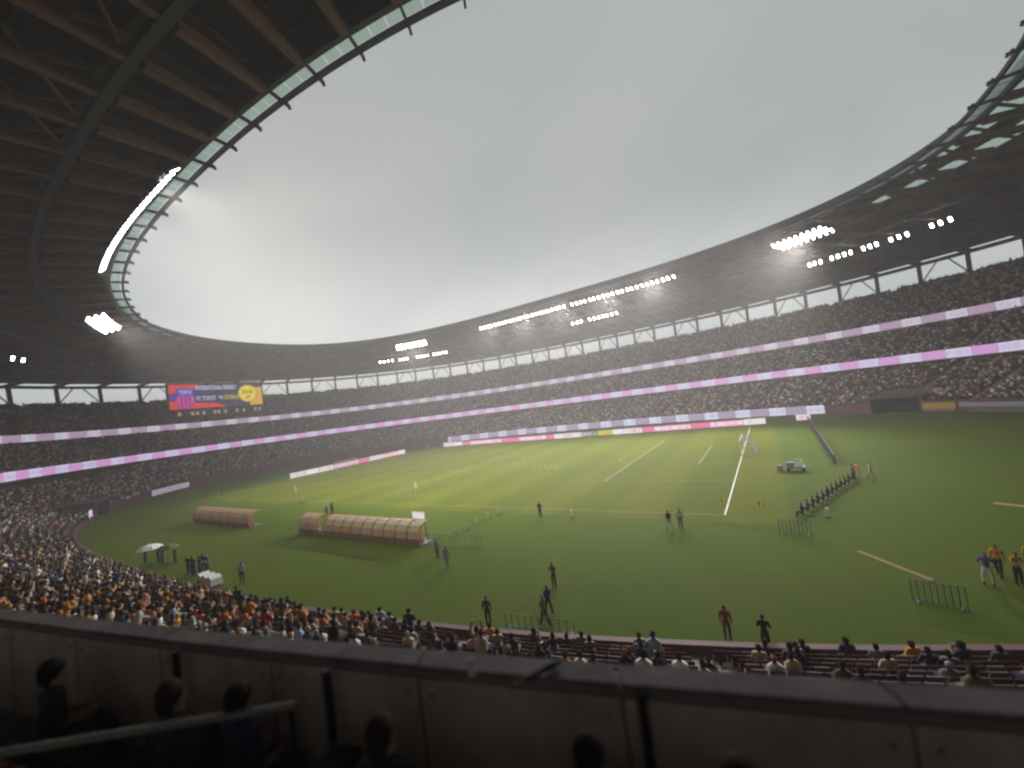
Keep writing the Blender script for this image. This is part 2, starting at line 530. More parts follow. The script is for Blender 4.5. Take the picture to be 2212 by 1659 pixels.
def parapet(name, d, zt, zb, thick, parent, m_):
    mb = MB()
    strip(mb, [(d + 4.6, lambda x, y: zb(x, y) + 0.25), (d + 0.35, lambda x, y: zb(x, y) - 0.1), (d, zb), (d, lambda x, y: zt(x, y) - 0.10), (d - 0.03, lambda x, y: zt(x, y) - 0.10), (d - 0.03, zt), (d + thick, zt), (d + thick, lambda x, y: zt(x, y) - 1.3)])
    return under_parent(mb.build(name, m_), parent)
tier2 = ring_thing('middle_tier', 'middle tier of seating between the two pink ribbon displays')
mb = MB(); prof = [(18.1, lambda x, y: z2(0, x, y) - 0.02)]
for k in range(K2):
    prof.append((d2(k) - (0.4 if k else 0.7), (lambda k: lambda x, y: z2(k, x, y))(k)))
    prof.append((d2(k) + 0.4, (lambda k: lambda x, y: z2(k, x, y))(k)))
prof += [(d2(K2) + 2.4, lambda x, y: z2(K2, x, y)), (d2(K2) + 2.45, 19.6)]
strip(mb, prof); under_parent(mb.build('terrace', M_conc_d), tier2)
parapet('parapet', 17.98, lambda x, y: z2(0, x, y) + 1.245, lambda x, y: z2(0, x, y) - 0.95, 0.13, tier2, M_coping)
tier3 = ring_thing('upper_tier', 'top tier of seating above the upper ribbon display, under the roof')
mb = MB(); prof = [(32.2, 20.38)]
for k in range(K3):
    prof.append((d3(k) - (0.425 if k else 0.7), (lambda k: lambda x, y: z3(k, x, y) + 0 * x)(k)))
    prof.append((d3(k) + 0.425, (lambda k: lambda x, y: z3(k, x, y) + 0 * x)(k)))
prof += [(57.2, 32.4), (57.25, 33.1), (57.6, 33.1), (57.6, 20.0)]
strip(mb, prof); under_parent(mb.build('terrace', M_conc_d), tier3)
parapet('parapet', 32.0, lambda x, y: 21.75 + 0 * x, lambda x, y: 19.3 + 0 * x, 0.25, tier3, M_coping)
# outer skin of the building below the open gallery
mb = MB(); strip(mb, [(62, -0.2), (62, 32.4), (57.7, 32.95)])
tag(mb.build('outer_wall', M_conc_d), 'dark outer wall of the stadium behind the top tier', 'wall')

# ------------------------------------------------------------------ roof
RA, RB, RN, RX, RY = 88.66, 52.56, 2.49, CX - 3.05, CY - 0.27
def rin(t):
    x, y = se(t, RA, RB, RN, RX, RY)
    th = np.arctan2((y - RY) / RB, (x - RX) / RA)
    return x, y, 45.35 - 1.54 * np.cos(2 * th)
_rx, _ry, _rz = rin(_tt)
_ra = np.concatenate([[0], np.cumsum(np.hypot(np.diff(_rx), np.diff(_ry)))])
NT = int(round(_ra[-1] / 5.47))
k0 = np.argmin((_rx + 21.9) ** 2 + (_ry + 18.8) ** 2)
TR = np.interp(np.mod(_ra[k0] + np.arange(NT) * _ra[-1] / NT, _ra[-1]), _ra, _tt)
def rpt(t, s, dz=0.0):
    """point of the roof underside; s = 0 at the opening, 1 at the outer rim"""
    xi, yi, zi = rin(np.array([t])); xo, yo = bowl(60.0, np.array([t]))
    # outer rim point lies along the direction of the oval's own normal
    z = zi[0] * (1 - s) + 39.7 * s
    return Vector((xi[0] * (1 - s) + xo[0] * s, yi[0] * (1 - s) + yo[0] * s, z - 1.1 * math.sin(math.pi * s) * 0 + dz))
def ringpts(s, dz, ts):
    return [rpt(t, s, dz) for t in ts]
roof = empty('stadium_roof', (CX, CY, 40)); tag(roof, 'dark oval roof of timber and steel trusses round the sky opening', 'roof')
def rp(o): return under_parent(o, roof)
TF = []
for i in range(NT):
    a, b = TR[i], TR[(i + 1) % NT]
    if b < a - 1e-6: b += 2 * math.pi
    for j in range(3): TF.append((a + (b - a) * j / 3) % (2 * math.pi))
def ring_mesh(prof, ts):
    mb = MB(); n = len(ts)
    for s, dz in prof:
        mb.v += [tuple(rpt(t, s, dz)) for t in ts]
    for j in range(len(prof) - 1):
        for i in range(n):
            i2 = (i + 1) % n
            mb.f.append((j * n + i, j * n + i2, (j + 1) * n + i2, (j + 1) * n + i)); mb.m.append(0)
    return mb
SKY_S = ((0.075, 0.135), (0.185, 0.245))
def deck_z(q): return float(np.interp(q, [0.026, 0.042, 0.5, 1.10], [0.6, 2.6, 3.9, 2.7]))
def sky_bay(t_): return rpt(t_, 0.1).x > 22
sl_ = [0.026, 0.042, 0.075, 0.135, 0.185, 0.245, 0.5, 1.10]
mb = MB(); nT_ = len(TF)
for side in (0.0, 0.35):
    for q in sl_: mb.v += [tuple(rpt(t_, q, deck_z(q) + side)) for t_ in TF]
for side in range(2):
    for j in range(len(sl_) - 1):
        for i in range(nT_):
            i2 = (i + 1) % nT_
            if (sl_[j], sl_[j + 1]) in SKY_S and sky_bay(TF[i]): continue
            o_ = side * len(sl_) * nT_
            mb.f.append((o_ + j * nT_ + i, o_ + j * nT_ + i2, o_ + (j + 1) * nT_ + i2, o_ + (j + 1) * nT_ + i)); mb.m.append(0)
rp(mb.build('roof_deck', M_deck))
def ring_beam(name, s, w, h, dz, mt):
    return rp(ring_mesh([(s, dz), (s + w, dz), (s + w, dz + h), (s, dz + h), (s, dz)], TF).build(name, mt))
ring_beam('edge_beam', -0.002, 0.006, 0.45, -0.10, M_steel)
ring_beam('edge_beam', 0.026, 0.008, 0.7, -0.15, M_steel)
for s in (0.155, 0.33, 0.52, 0.72):
    ring_beam('ring_beam', s, 0.013, 0.75, -0.55, M_steel)
    ring_beam('ring_beam', s + 0.002, 0.008, 0.4, 2.3, M_steel)
    ring_beam('ring_purlin', s + 0.085, 0.005, 0.35, 2.5, M_steel)
ring_beam('rim_beam', 1.0, 0.02, 0.8, -0.3, M_steel)
# glazed strip behind the opening's edge
mg = bpy.data.materials.new('roof_glass'); mg.use_nodes = True
t = mg.node_tree; t.nodes.remove(t.nodes['Principled BSDF'])
tr = t.nodes.new('ShaderNodeBsdfTransparent'); tr.inputs[0].default_value = (0.80, 0.90, 0.86, 1)
df = t.nodes.new('ShaderNodeBsdfTranslucent'); df.inputs[0].default_value = (0.75, 0.82, 0.78, 1)
gs = t.nodes.new('ShaderNodeBsdfGlossy'); gs.inputs['Roughness'].default_value = 0.08
m1 = t.nodes.new('ShaderNodeMixShader'); m1.inputs[0].default_value = 0.30
m2 = t.nodes.new('ShaderNodeMixShader'); m2.inputs[0].default_value = 0.06
t.links.new(tr.outputs[0], m1.inputs[1]); t.links.new(df.outputs[0], m1.inputs[2])
t.links.new(m1.outputs[0], m2.inputs[1]); t.links.new(gs.outputs[0], m2.inputs[2])
t.links.new(m2.outputs[0], t.nodes['Material Output'].inputs[0])
for i in range(NT * 3):
    a, b = TF[i], TF[(i + 1) % (NT * 3)]
    if b < a: b += 2 * math.pi
    e = 0.03
    a2, b2 = a + (b - a) * 0.05, b - (b - a) * 0.05
    mb = MB()
    mb.hexa([rpt(a2, 0.007, 0.22), rpt(b2, 0.007, 0.22), rpt(b2, 0.025, 0.34), rpt(a2, 0.025, 0.34),
             rpt(a2, 0.007, 0.26), rpt(b2, 0.007, 0.26), rpt(b2, 0.025, 0.38), rpt(a2, 0.025, 0.38)])
    rp(mb.build('glass_pane', mg))
for i in range(NT * 3):
    if not sky_bay(TF[i]): continue
    a, b = TF[i], TF[(i + 1) % (NT * 3)]
    if b < a: b += 2 * math.pi
    for s0, s1 in SKY_S:
        P4 = [(a + (b - a) * .04, s0 + .003), (b - (b - a) * .04, s0 + .003), (b - (b - a) * .04, s1 - .003), (a + (b - a) * .04, s1 - .003)]
        mb = MB(); mb.hexa([rpt(t_, q, deck_z(q) + .15) for t_, q in P4] + [rpt(t_, q, deck_z(q) + .2) for t_, q in P4])
        rp(mb.build('skylight_pane', mg))
# radial trusses
for i in range(NT):
    t_ = TR[i]
    P = lambda s, dz=0.0: rpt(t_, s, dz)
    mb = MB()
    for s0, s1 in ((0.036, 0.15), (0.17, 0.33), (0.345, 0.52), (0.535, 0.72), (0.735, 1.0)):
        mb.bar(P(s0, -0.05), P(s1, -0.05), 0.72, 0.95, 0)
    mb.bar(P(0.05, 2.2), P(1.0, 2.9), 0.3, 0.4, 1)
    tx = rp(mb.build('roof_truss', [M_timber, M_steel]))
    bk = MB(); bk.bar(P(-0.012, -0.02), P(0.034, 0.15), 0.16, 0.4); bk.bar(P(-0.012, -0.28), P(-0.004, 0.34), 0.2, 0.3)
    o = bk.build('edge_bracket', M_steel); o.parent = tx; o.matrix_parent_inverse = roof.matrix_parent_inverse
    mid = P(0.1); close = (mid - CAM).length < 78 and mid.y < 0
    st = MB()
    ss = [0.045, 0.10, 0.16, 0.245, 0.335, 0.43, 0.525, 0.62, 0.725, 0.86, 0.98]
    for j in range(len(ss) - 1):
        a = P(ss[j], 0.2 if j % 2 else 2.3); b = P(ss[j + 1], 2.4 if j % 2 else 0.2)
        if close:
            st = MB(); st.bar(a, b, 0.32, 0.36)
            o = st.build('diagonal_strut', M_timber); o.parent = tx; o.matrix_parent_inverse = roof.matrix_parent_inverse
        else: st.bar(a, b, 0.32, 0.36)
    if close:
        t2 = TR[(i + 1) % NT]
        for sa, sb, za, zb in ((.17, .25, .3, 2.2), (.33, .25, .3, 2.2), (.345, .43, .3, 2.2), (.52, .43, .3, 2.2)):
            if (i + int(sa * 100)) % 3 == 0: continue
            cb_ = MB(); cb_.bar(P(sa, za), rpt(t2, sb, zb), .26, .30)
            o = cb_.build('cross_brace', M_timber); o.parent = tx; o.matrix_parent_inverse = roof.matrix_parent_inverse
    if not close:
        o = st.build('strut_web', M_timber); o.parent = tx; o.matrix_parent_inverse = roof.matrix_parent_inverse
# columns of the open gallery between the top tier and the roof
for i in range(NT):
    t_ = TR[i]
    xo, yo = bowl(57.42, np.array([t_])); q = rpt(t_, 0.972, -0.4)
    mb = MB(); mb.bar((xo[0], yo[0], 33.05), (q.x, q.y, q.z + 0.2), 0.9, 0.8)
    cl = rp(mb.build('gallery_column', M_steel))
    for sg in (-1, 1):
        if (i + (sg > 0)) % 2: continue
        tn = TR[(i + sg) % NT]; dtn = (tn - t_ + math.pi) % (2 * math.pi) - math.pi
        q2 = rpt((t_ + dtn * 0.42) % (2 * math.pi), 0.972, -0.3)
        mb = MB(); mb.bar((xo[0], yo[0], 33.2), q2, 0.30, 0.30)
        o = mb.build('brace', M_steel); o.parent = cl; o.matrix_parent_inverse = roof.matrix_parent_inverse

# ------------------------------------------------------------------ LED ribbons
def uvquad(me):
    uvl = me.uv_layers.new(name='UVMap')
    return uvl
def ribbon(name, label, d, zc, h, period, m_a, m_b, u_a, u_b, frac=0.5, thick=0.18):
    root = empty(name, (CX, CY, zc)); tag(root, label, 'ribbon display', 'ribbon displays along the stands')
    ts_all = tpar(np.linspace(u_a, u_b, 4000)); X, Y = bowl(d, ts_all)
    arc = np.concatenate([[0], np.cumsum(np.hypot(np.diff(X), np.diff(Y)))])
    s = 0.0; k = 0
    while s < arc[-1] - 1:
        w = period * (frac if k % 2 == 0 else 1 - frac)
        e = min(s + w, arc[-1])
        n = 3
        sv = np.linspace(s, e - 0.04, n)
        xs, ys = np.interp(sv, arc, X), np.interp(sv, arc, Y)
        nx, ny = np.interp(sv, arc, np.gradient(Y, arc)), np.interp(sv, arc, -np.gradient(X, arc))
        V, F, UV = [], [], []
        for j in range(n):   # inner (field side) face first: against the outward normal
            V += [(xs[j], ys[j], zc - h / 2), (xs[j], ys[j], zc + h / 2), (xs[j] + nx[j] * thick, ys[j] + ny[j] * thick, zc + h / 2), (xs[j] + nx[j] * thick, ys[j] + ny[j] * thick, zc - h / 2)]
        for j in range(n - 1):
            for q in range(4):
                F.append((j * 4 + q, j * 4 + (q + 1) % 4, (j + 1) * 4 + (q + 1) % 4, (j + 1) * 4 + q))
        F += [(0, 3, 2, 1), ((n - 1) * 4, (n - 1) * 4 + 1, (n - 1) * 4 + 2, (n - 1) * 4 + 3)]
        me = bpy.data.meshes.new('display_panel'); me.from_pydata([(v[0] - CX, v[1] - CY, v[2] - zc) for v in V], [], F)
        me.materials.append(m_a if k % 2 == 0 else m_b); me.materials.append(M_black)
        uvl = me.uv_layers.new(name='UVMap')
        for p in me.polygons:
            q = p.index % 4 if p.index < 4 * (n - 1) else 9
            p.material_index = 0 if q == 0 else 1
            for li, vi in zip(p.loop_indices, p.vertices):
                uvl.data[li].uv = ((vi // 4) / (n - 1) * 4 + k * 1.7, 1.0 if vi % 4 == 1 else 0.0)
        link('display_panel', me, root)
        s = e; k += 1
    return root
E_lo_w = emis('led_lower_text', (0.70, 0.64, 0.82), 1.0, bars=3.2, barcol=(0.50, 0.43, 0.66), dens=0.5)
E_lo_p = emis('led_lower_pink', (0.68, 0.33, 0.69), 0.95)
E_up_w = emis('led_upper_text', (0.68, 0.64, 0.74), 0.95, bars=3.2, barcol=(0.50, 0.44, 0.58), dens=0.5)
E_up_p = emis('led_upper_mauve', (0.46, 0.31, 0.45), 0.92)
E_gr_w = emis('led_ground_text', (0.66, 0.67, 0.82), 1.0, bars=3.2, barcol=(0.42, 0.41, 0.58), dens=0.5)
E_gr_p = emis('led_ground_mauve', (0.38, 0.29, 0.43), 0.9)
UA = u_of(70, 40) - 0.02
if UA > 0.5: UA -= 1
UB = u_of(-120, -42)
ribbon('lower_ribbon_display', 'bright magenta and white ribbon display along the front of the middle tier', 17.72, 11.25, 2.0, 8.3, E_lo_w, E_lo_p, UA, UB, 0.52)
ribbon('upper_ribbon_display', 'dull mauve and white ribbon display along the front of the top tier', 31.80, 20.75, 2.0, 8.6, E_up_w, E_up_p, UA, UB, 0.46)
ribbon('ground_ribbon_display', 'grey lilac ribbon display on the far field wall behind the pink boards', 1.20, 1.45, 2.1, 8.6, E_gr_w, E_gr_p, u_of(12.3, 86.3), u_of(-103, 84), 0.46)
ribbon('corner_ribbon_display', 'short pale lilac display on the field wall at the left corner', 1.20, 1.2, 1.5, 9.0, emis('led_corner', (0.46, 0.40, 0.50), 0.8, bars=3, barcol=(0.3, 0.24, 0.36)), E_gr_p, u_of(-146.5, 7), u_of(-139, -5), 0.9)

# ------------------------------------------------------------------ pitch-side advertising boards, one thing each
B_pink = emis('board_pink', (0.80, 0.16, 0.36), 0.95)
B_pinkt = emis('board_pink_text', (0.86, 0.34, 0.50), 0.95, bars=4.0, barcol=(0.95, 0.80, 0.88), dens=0.52)
B_white = emis('board_white', (0.88, 0.80, 0.82), 0.95)
B_whitet = emis('board_white_text', (0.86, 0.78, 0.80), 0.95, bars=4.0, barcol=(0.70, 0.28, 0.40), dens=0.46)
B_yel = emis('board_yellow', (0.62, 0.50, 0.02), 0.9)
B_gg = emis('board_grey_green', (0.16, 0.22, 0.17), 0.9, bars=3.0, barcol=(0.50, 0.55, 0.55), dens=0.5)
def board(p0, p1, m_, label, h=1.5, group='advertising boards round the pitch'):
    p0, p1 = Vector((*p0, 0)), Vector((*p1, 0)); d = p1 - p0; l = d.length; c = (p0 + p1) / 2
    rz = math.atan2(d.y, d.x)
    root = empty('advertising_board', c); root.rotation_euler = (0, 0, rz); tag(root, label, 'board', group)
    mb = MB(); mb.box((0, 0.07, h / 2 + 0.06), (l - 0.05, 0.12, h)); mb.build('casing', M_black, root)
    me = bpy.data.meshes.new('screen'); z0, z1_ = 0.10, h + 0.02
    x = l / 2 - 0.05
    me.from_pydata([(-x, 0.004, z0), (x, 0.004, z0), (x, 0.004, z1_), (-x, 0.004, z1_)], [], [(0, 1, 2, 3)])
    me.materials.append(m_); uvl = me.uv_layers.new(name='UVMap')
    for li, uv in enumerate([(0, 0), (l * 0.55, 0), (l * 0.55, 1), (0, 1)]): uvl.data[li].uv = uv
    link('screen', me, root)
    for sx in (-0.35, 0.35):
        mb = MB(); mb.bar((sx * l, 0.14, h * 0.8), (sx * l, 0.62, 0.03), 0.05, 0.05); mb.bar((sx * l, 0.1, 0.03), (sx * l, 0.66, 0.03), 0.05, 0.05)
        mb.build('support_leg', M_grey, root)
ORD = ['leftmost', 'second', 'third', 'fourth', 'fifth', 'sixth', 'seventh', 'eighth', 'ninth', 'tenth', 'eleventh', 'twelfth', 'thirteenth', 'fourteenth', 'fifteenth', 'sixteenth', 'seventeenth', 'eighteenth']
x0 = -101.9
names = {id(B_pink): 'plain pink', id(B_pinkt): 'pink lettered', id(B_white): 'plain white', id(B_whitet): 'white lettered', id(B_yel): 'yellow', id(B_gg): 'grey green'}
seq = [(B_whitet, 5), (B_white, 4.5), (B_pink, 3.6), (B_pinkt, 14), (B_pink, 7), (B_pinkt, 10.5), (B_pink, 2.8), (B_white, 3.4), (B_whitet, 6.0), (B_gg, 5.2), (B_yel, 4.6), (B_white, 3.2), (B_whitet, 5.5), (B_pink, 3.2), (B_pinkt, 9.5), (B_pink, 4.4), (B_pinkt, 7.6), (B_white, 4.8)]
sm = sum(w for _, w in seq); sc0 = 105.2 / sm
for i, (m_, w) in enumerate(seq):
    x1 = x0 + w * sc0
    board((x0, 73.3), (x1, 73.3), m_, '%s board on the far touchline, %s from the left' % (names[id(m_)], ORD[i]) if i else 'white lettered board at the left end of the far touchline')
    x0 = x1
seq = [(B_whitet, 4.5), (B_white, 4), (B_whitet, 4.5), (B_pinkt, 9), (B_pink, 4), (B_whitet, 5), (B_pinkt, 7), (B_white, 3.2)]
y0 = 19.4
for i, (m_, w) in enumerate(seq):
    y1 = y0 + w
    board((-110.3 + (y0 - 19.4) * 0.03, y0), (-110.3 + (y1 - 19.4) * 0.03, y1), m_, '%s board behind the far goal line, %s from the left' % (names[id(m_)], ORD[i]) if i else 'white lettered board at the near end of the far goal line')
    # boards face the pitch (+X)
    y0 = y1
for i in range(9):
    ya, yb = 72.5 - i * 5.6, 72.5 - (i + 1) * 5.6
    xa, xb = 11.6 - i * 0.1, 11.6 - (i + 1) * 0.1
    board((xb, yb), (xa, ya), B_pinkt, 'board seen from its dark back behind the right goal, %s from the far corner' % (ORD[i] if i else 'first'), 1.15)
board((9.4, 75.6), (12.2, 75.0), B_whitet, 'small white lettered board standing alone at the far right corner', 1.4)

# ------------------------------------------------------------------ big screen
scr = empty('video_screen', (-187.6, 34.5, 32.4)); scr.rotation_euler = (0, 0, R(90)); tag(scr, 'large video screen with match title above the left end of the top tier', 'screen')
SW, SH = 33.5, 9.6
mb = MB(); mb.box((0, 0.55, 0), (SW + 1.2, 1.0, SH + 1.2)); mb.build('casing', M_black, scr)
def flat(name, pts, m_, yy, parent=scr):
    mb = MB(); mb.face([(p[0], yy, p[1]) for p in pts]); return mb.build(name, m_, parent)
sc_navy = emis('screen_navy', (0.012, 0.014, 0.06), 1.0)
sc_red = emis('screen_red', (0.68, 0.02, 0.02), 1.0)
sc_blue = emis('screen_blue', (0.03, 0.03, 0.42), 1.0)
sc_yel = emis('screen_yellow', (0.85, 0.62, 0.02), 1.05)
sc_amb = emis('screen_amber', (0.75, 0.36, 0.02), 1.0)
sc_wht = emis('screen_white', (0.66, 0.62, 0.85), 1.0)
sc_ytx = emis('screen_yellow_text', (0.62, 0.48, 0.02), 1.0)
sc_blk = emis('screen_black', (0.01, 0.01, 0.005), 1.0)
sc_pnk = emis('screen_crimson', (0.75, 0.02, 0.12), 1.0)
x, z = SW / 2, SH / 2
flat('picture', [(-x, -z), (x, -z), (x, z), (-x, z)], sc_navy, -0.002)
flat('red_band', [(-x, 1.0), (-7.2, 3.2), (-7.4, z), (-x, z)], sc_red, -0.012)
flat('red_band', [(-x, -z), (2.5, -z), (-1.0, -3.1), (-9.0, -2.6), (-x, -1.4)], sc_red, -0.014)
flat('blue_band', [(-x, -0.9), (-8.6, 0.5), (-8.6, 2.2), (-x, 0.6)], sc_blue, -0.016)
flat('amber_block', [(11.5, -z), (x, -z), (x, 3.0), (12.5, 3.0)], sc_amb, -0.012)
def disc(name, cx, cz, rx, rz_, m_, yy, n=28, a0=0, a1=2 * math.pi):
    return flat(name, [(cx + rx * math.cos(a0 + (a1 - a0) * i / n), cz + rz_ * math.sin(a0 + (a1 - a0) * i / n)) for i in range(n)], m_, yy)
CR_Y = disc('crest', 10.9, 0.4, 3.9, 3.9, sc_blk, -0.030); disc('crest_field', 10.9, 0.4, 3.7, 3.7, sc_yel, -0.034).parent = CR_Y
disc('crest_ring', 10.9, 0.4, 3.3, 3.3, sc_blk, -0.038).parent = CR_Y; disc('crest_field', 10.9, 0.4, 3.15, 3.15, sc_yel, -0.042).parent = CR_Y
CR_B = disc('crest', -11.6, -1.2, 3.3, 3.4, sc_blue, -0.030); disc('crest_field', -11.6, -1.4, 2.8, 2.9, sc_pnk, -0.034).parent = CR_B
flat('crest_bar', [(-14.4, 0.3), (-8.8, 0.3), (-8.4, 3.2), (-14.8, 3.2)], sc_blue, -0.038).parent = CR_B
for k in range(3): flat('crest_stripe', [(-13.2 + k * 1.3, -3.8), (-12.6 + k * 1.3, -3.8), (-12.6 + k * 1.3, 0.2), (-13.2 + k * 1.3, 0.2)], sc_blue, -0.042).parent = CR_B
def text(body, x, z, w, h, m_, name, parent=scr, yy=-0.05):
    cu = bpy.data.curves.new(name, 'FONT'); cu.body = body; cu.size = 1; cu.align_x = 'CENTER'; cu.align_y = 'CENTER'; cu.offset = 0.012; cu.extrude = 0.004
    o = bpy.data.objects.new('tmp', cu); COL.objects.link(o)
    me = bpy.data.meshes.new_from_object(o.evaluated_get(bpy.context.evaluated_depsgraph_get()))
    bpy.data.objects.remove(o); bpy.data.curves.remove(cu)
    co = np.empty(len(me.vertices) * 3); me.vertices.foreach_get('co', co); co = co.reshape(-1, 3)
    mn, mxx = co.min(0), co.max(0); c = (mn + mxx) / 2
    nx = (co[:, 0] - c[0]) / (mxx[0] - mn[0]) * w + x; nzv = (co[:, 1] - c[1]) / (mxx[1] - mn[1]) * h + z
    me.vertices.foreach_set('co', np.stack([nx, yy - co[:, 2] * 0.5, nzv], 1).ravel())
    me.materials.clear(); me.materials.append(m_); me.update()
    return link(name, me, parent)
text('INTERNATIONAL FRIENDLY', -0.6, 3.35, 14.6 * 1.0, 1.9, sc_wht, 'title_lettering')
text('FC TOKYO', -4.6, -0.9, 6.6, 1.75, sc_wht, 'team_lettering')
text('vs', 0.4, -0.9, 1.4, 1.4, sc_wht, 'team_lettering')
text('DORTMUND', 4.4, -0.9, 5.6, 1.9, sc_ytx, 'team_lettering')
text('BVB', 10.9, 1.0, 4.2, 1.9, sc_blk, 'crest_lettering', yy=-0.06, parent=CR_Y)
text('09', 10.9, -1.3, 1.9, 1.4, sc_blk, 'crest_lettering', yy=-0.06, parent=CR_Y)
text('TOKYO', -11.6, 1.8, 4.2, 1.5, sc_wht, 'crest_lettering', yy=-0.06, parent=CR_B)
# screen stands on steel legs on the tier
for sx in (-14, -5, 5, 14):
    mb = MB(); mb.box((sx, 0.6, -SH / 2 - 3.6), (0.6, 0.6, 6.6)); mb.build('support_leg', M_steel, scr)
# warm windows of the control room below the screen
cr_ = empty('control_room', (-185.4, 34.5, 25.2)); cr_.rotation_euler = (0, 0, R(90)); tag(cr_, 'dark control room with a row of warm lit windows below the video screen', 'room')
mb = MB(); mb.box((0, 0.8, 0), (33, 1.4, 2.9)); mb.build('front', M_steel, cr_)
E_warm = emis('warm_window', (0.42, 0.28, 0.17), 0.9)
for sx in (-14.6, -10.4, -8.8, -6.7, -2.9, -1.5, 0.9, 5.2, 7.9, 12.4, 14.2):
    mb = MB(); mb.box((sx, 0.07, 0.25), (1.1, 0.06, 1.5)); w_ = mb.build('window', M_steel, cr_)
    mb = MB(); mb.box((sx, 0.03, 0.25), (0.95, 0.03, 1.35)); o = mb.build('pane', E_warm, w_)

# ------------------------------------------------------------------ floodlights
E_lamp = emis('lamp_lens', (1.0, 0.985, 0.95), 28)
lamp_h = MB(); lamp_h.box((0, 0, 0), (0.80, 0.30, 1.14)); lamp_h.box((0, 0.24, 0), (0.6, 0.2, 0.7)); lamp_h.bar((0, 0.15, 0.45), (0, 0.2, 1.25), 0.12, 0.12)
ME_h = lamp_h.mesh('housing', M_steel)
lamp_l = MB(); lamp_l.box((0, -0.17, 0), (0.54, 0.04, 1.0)); ME_l = lamp_l.mesh('lens', E_lamp)
def flood(pos, aim, label, group, scale=1.0):
    o = link('floodlight', ME_h); tag(o, label, 'floodlight', group)
    d = (Vector(aim) - Vector(pos)).normalized()
    o.rotation_mode = 'QUATERNION'
    o.location = pos; o.rotation_quaternion = d.to_track_quat('-Y', 'Z'); o.scale = (scale,) * 3
    link('lens', ME_l, o)
def beam(pos, aim, power, size=R(84), rad=2.0):
    ld = bpy.data.lights.new('floodlight_beam', 'SPOT'); ld.energy = power; ld.spot_size = size; ld.spot_blend = 0.85; ld.shadow_soft_size = rad; ld.color = (1.0, 0.97, 0.92)
    o = bpy.data.objects.new('floodlight_beam', ld); COL.objects.link(o); o.location = pos
    o.rotation_euler = (Vector(aim) - Vector(pos)).to_track_quat('-Z', 'Y').to_euler()
PITCH = Vector((-52.5, 30, 0))
def nth(n):
    return '%d%s' % (n, 'th' if 10 <= n % 100 <= 20 else {1: 'st', 2: 'nd', 3: 'rd'}.get(n % 10, 'th'))
def roof_at(x, y, dz=-0.9):
    """nearest oval parameter and radial position under the roof for a plan point"""
    t_ = _tt[np.argmin((np.arctan2(_ry - RY, _rx - RX) - math.atan2(y - RY, x - RX)) ** 2)]
    i0, i1 = rpt(t_, 0), rpt(t_, 1)
    s = (Vector((x, y)) - i0.xy).dot((i1 - i0).xy) / (i1 - i0).xy.length_squared
    q = rpt(t_, s, dz); return Vector((x, y, q.z)), t_, s
def lamp_row(s, x_a, x_b, far, n, label, group, rows=1, aim=None, skip=()):
    ts = _tt[(_ry > RY) == far]; xs = _rx[(_ry > RY) == far]
    od = np.argsort(xs); got = []; num = 0
    for i in range(n):
        if i in skip: continue
        num += 1
        xx = x_a + (x_b - x_a) * i / (n - 1)
        # find the oval parameter giving that x at radial position s
        cand = [(abs(rpt(t_, s).x - xx), t_) for t_ in ts[od][::40]]
        t_ = min(cand)[1]
        lo, hi = t_ - 0.03, t_ + 0.03
        best = min(((abs(rpt(q % (2 * math.pi), s).x - xx), q) for q in np.linspace(lo, hi, 25)))[1] % (2 * math.pi)
        for r_ in range(rows):
            q = rpt(best, s + 0.018 * r_, -1.35 - 0.25 * r_)
            lb = label % (nth(num if far else num) + (' from the left' if far else ' from its lower end') + (', ' + ('front', 'middle', 'rear')[r_] + ' rank' if rows > 1 else ''))
            flood(q, aim or (PITCH + (q - PITCH) * 0.25 - Vector((0, 0, (q.z) * 0.25))), lb, group)
            got.append(q)
    return got
L_far = lamp_row(0.062, -88.6, -14.2, True, 46, 'floodlight in the long far row, %s', 'floodlights in the long row on the far side', skip=(23,))
L_near = lamp_row(0.050, -88.0, -50.0, False, 30, 'floodlight in the curved near left row, %s', 'floodlights in the row on the near side')
L_c1 = lamp_row(0.062, -125, -114, True, 9, 'floodlight in the far left roof cluster, %s', 'floodlights in the far left cluster', rows=3)
L_c2 = lamp_row(0.075, 11.0, 20.0, True, 9, 'floodlight in the right roof cluster, %s', 'floodlights in the right cluster', rows=3)
L_c3 = lamp_row(0.070, -125.5, -116, False, 8, 'floodlight in the cluster on the left bend, %s', 'floodlights in the left bend cluster', rows=3)
lamp_row(0.42, -151.0, -122.5, True, 20, 'small floodlight above the far left top tier, %s', 'floodlights above the far left tier', aim=(-120, 70, 4), skip=(4, 8, 9, 14))
lamp_row(0.39, -59, -40.5, True, 11, 'small floodlight above the middle of the far stand, %s', 'floodlights above the far middle tier', aim=(-50, 60, 3), skip=(3,))
lamp_row(0.44, 19.8, 44.5, True, 21, 'small floodlight above the right of the far stand, %s', 'floodlights above the far right tier', aim=(0, 40, 3), skip=(3, 8, 12, 16, 17))
FP = 1320000
def bank(pts, shares, aims):
    n = len(aims)
    for k in range(n):
        q = pts[int((k + .5) * len(pts) / n)]
        beam(q + Vector((0, 0, -.75)), aims[k], FP * shares[k], rad=2.5)
bank(L_far, (.05, .07, .08, .08, .09), [(-82, 22, 0), (-60, 18, 0), (-44, 14, 0), (-26, 12, 0), (-6, 8, 0)])
bank(L_near, (.04, .05, .07, .08), [(-78, 42, 0), (-56, 40, 0), (-34, 38, 0), (-8, 36, 0)])
bank(L_c1, (.06,), [(-72, 38, 0)]); bank(L_c2, (.15,), [(-24, 22, 0)]); bank(L_c3, (.06,), [(-78, 32, 0)])
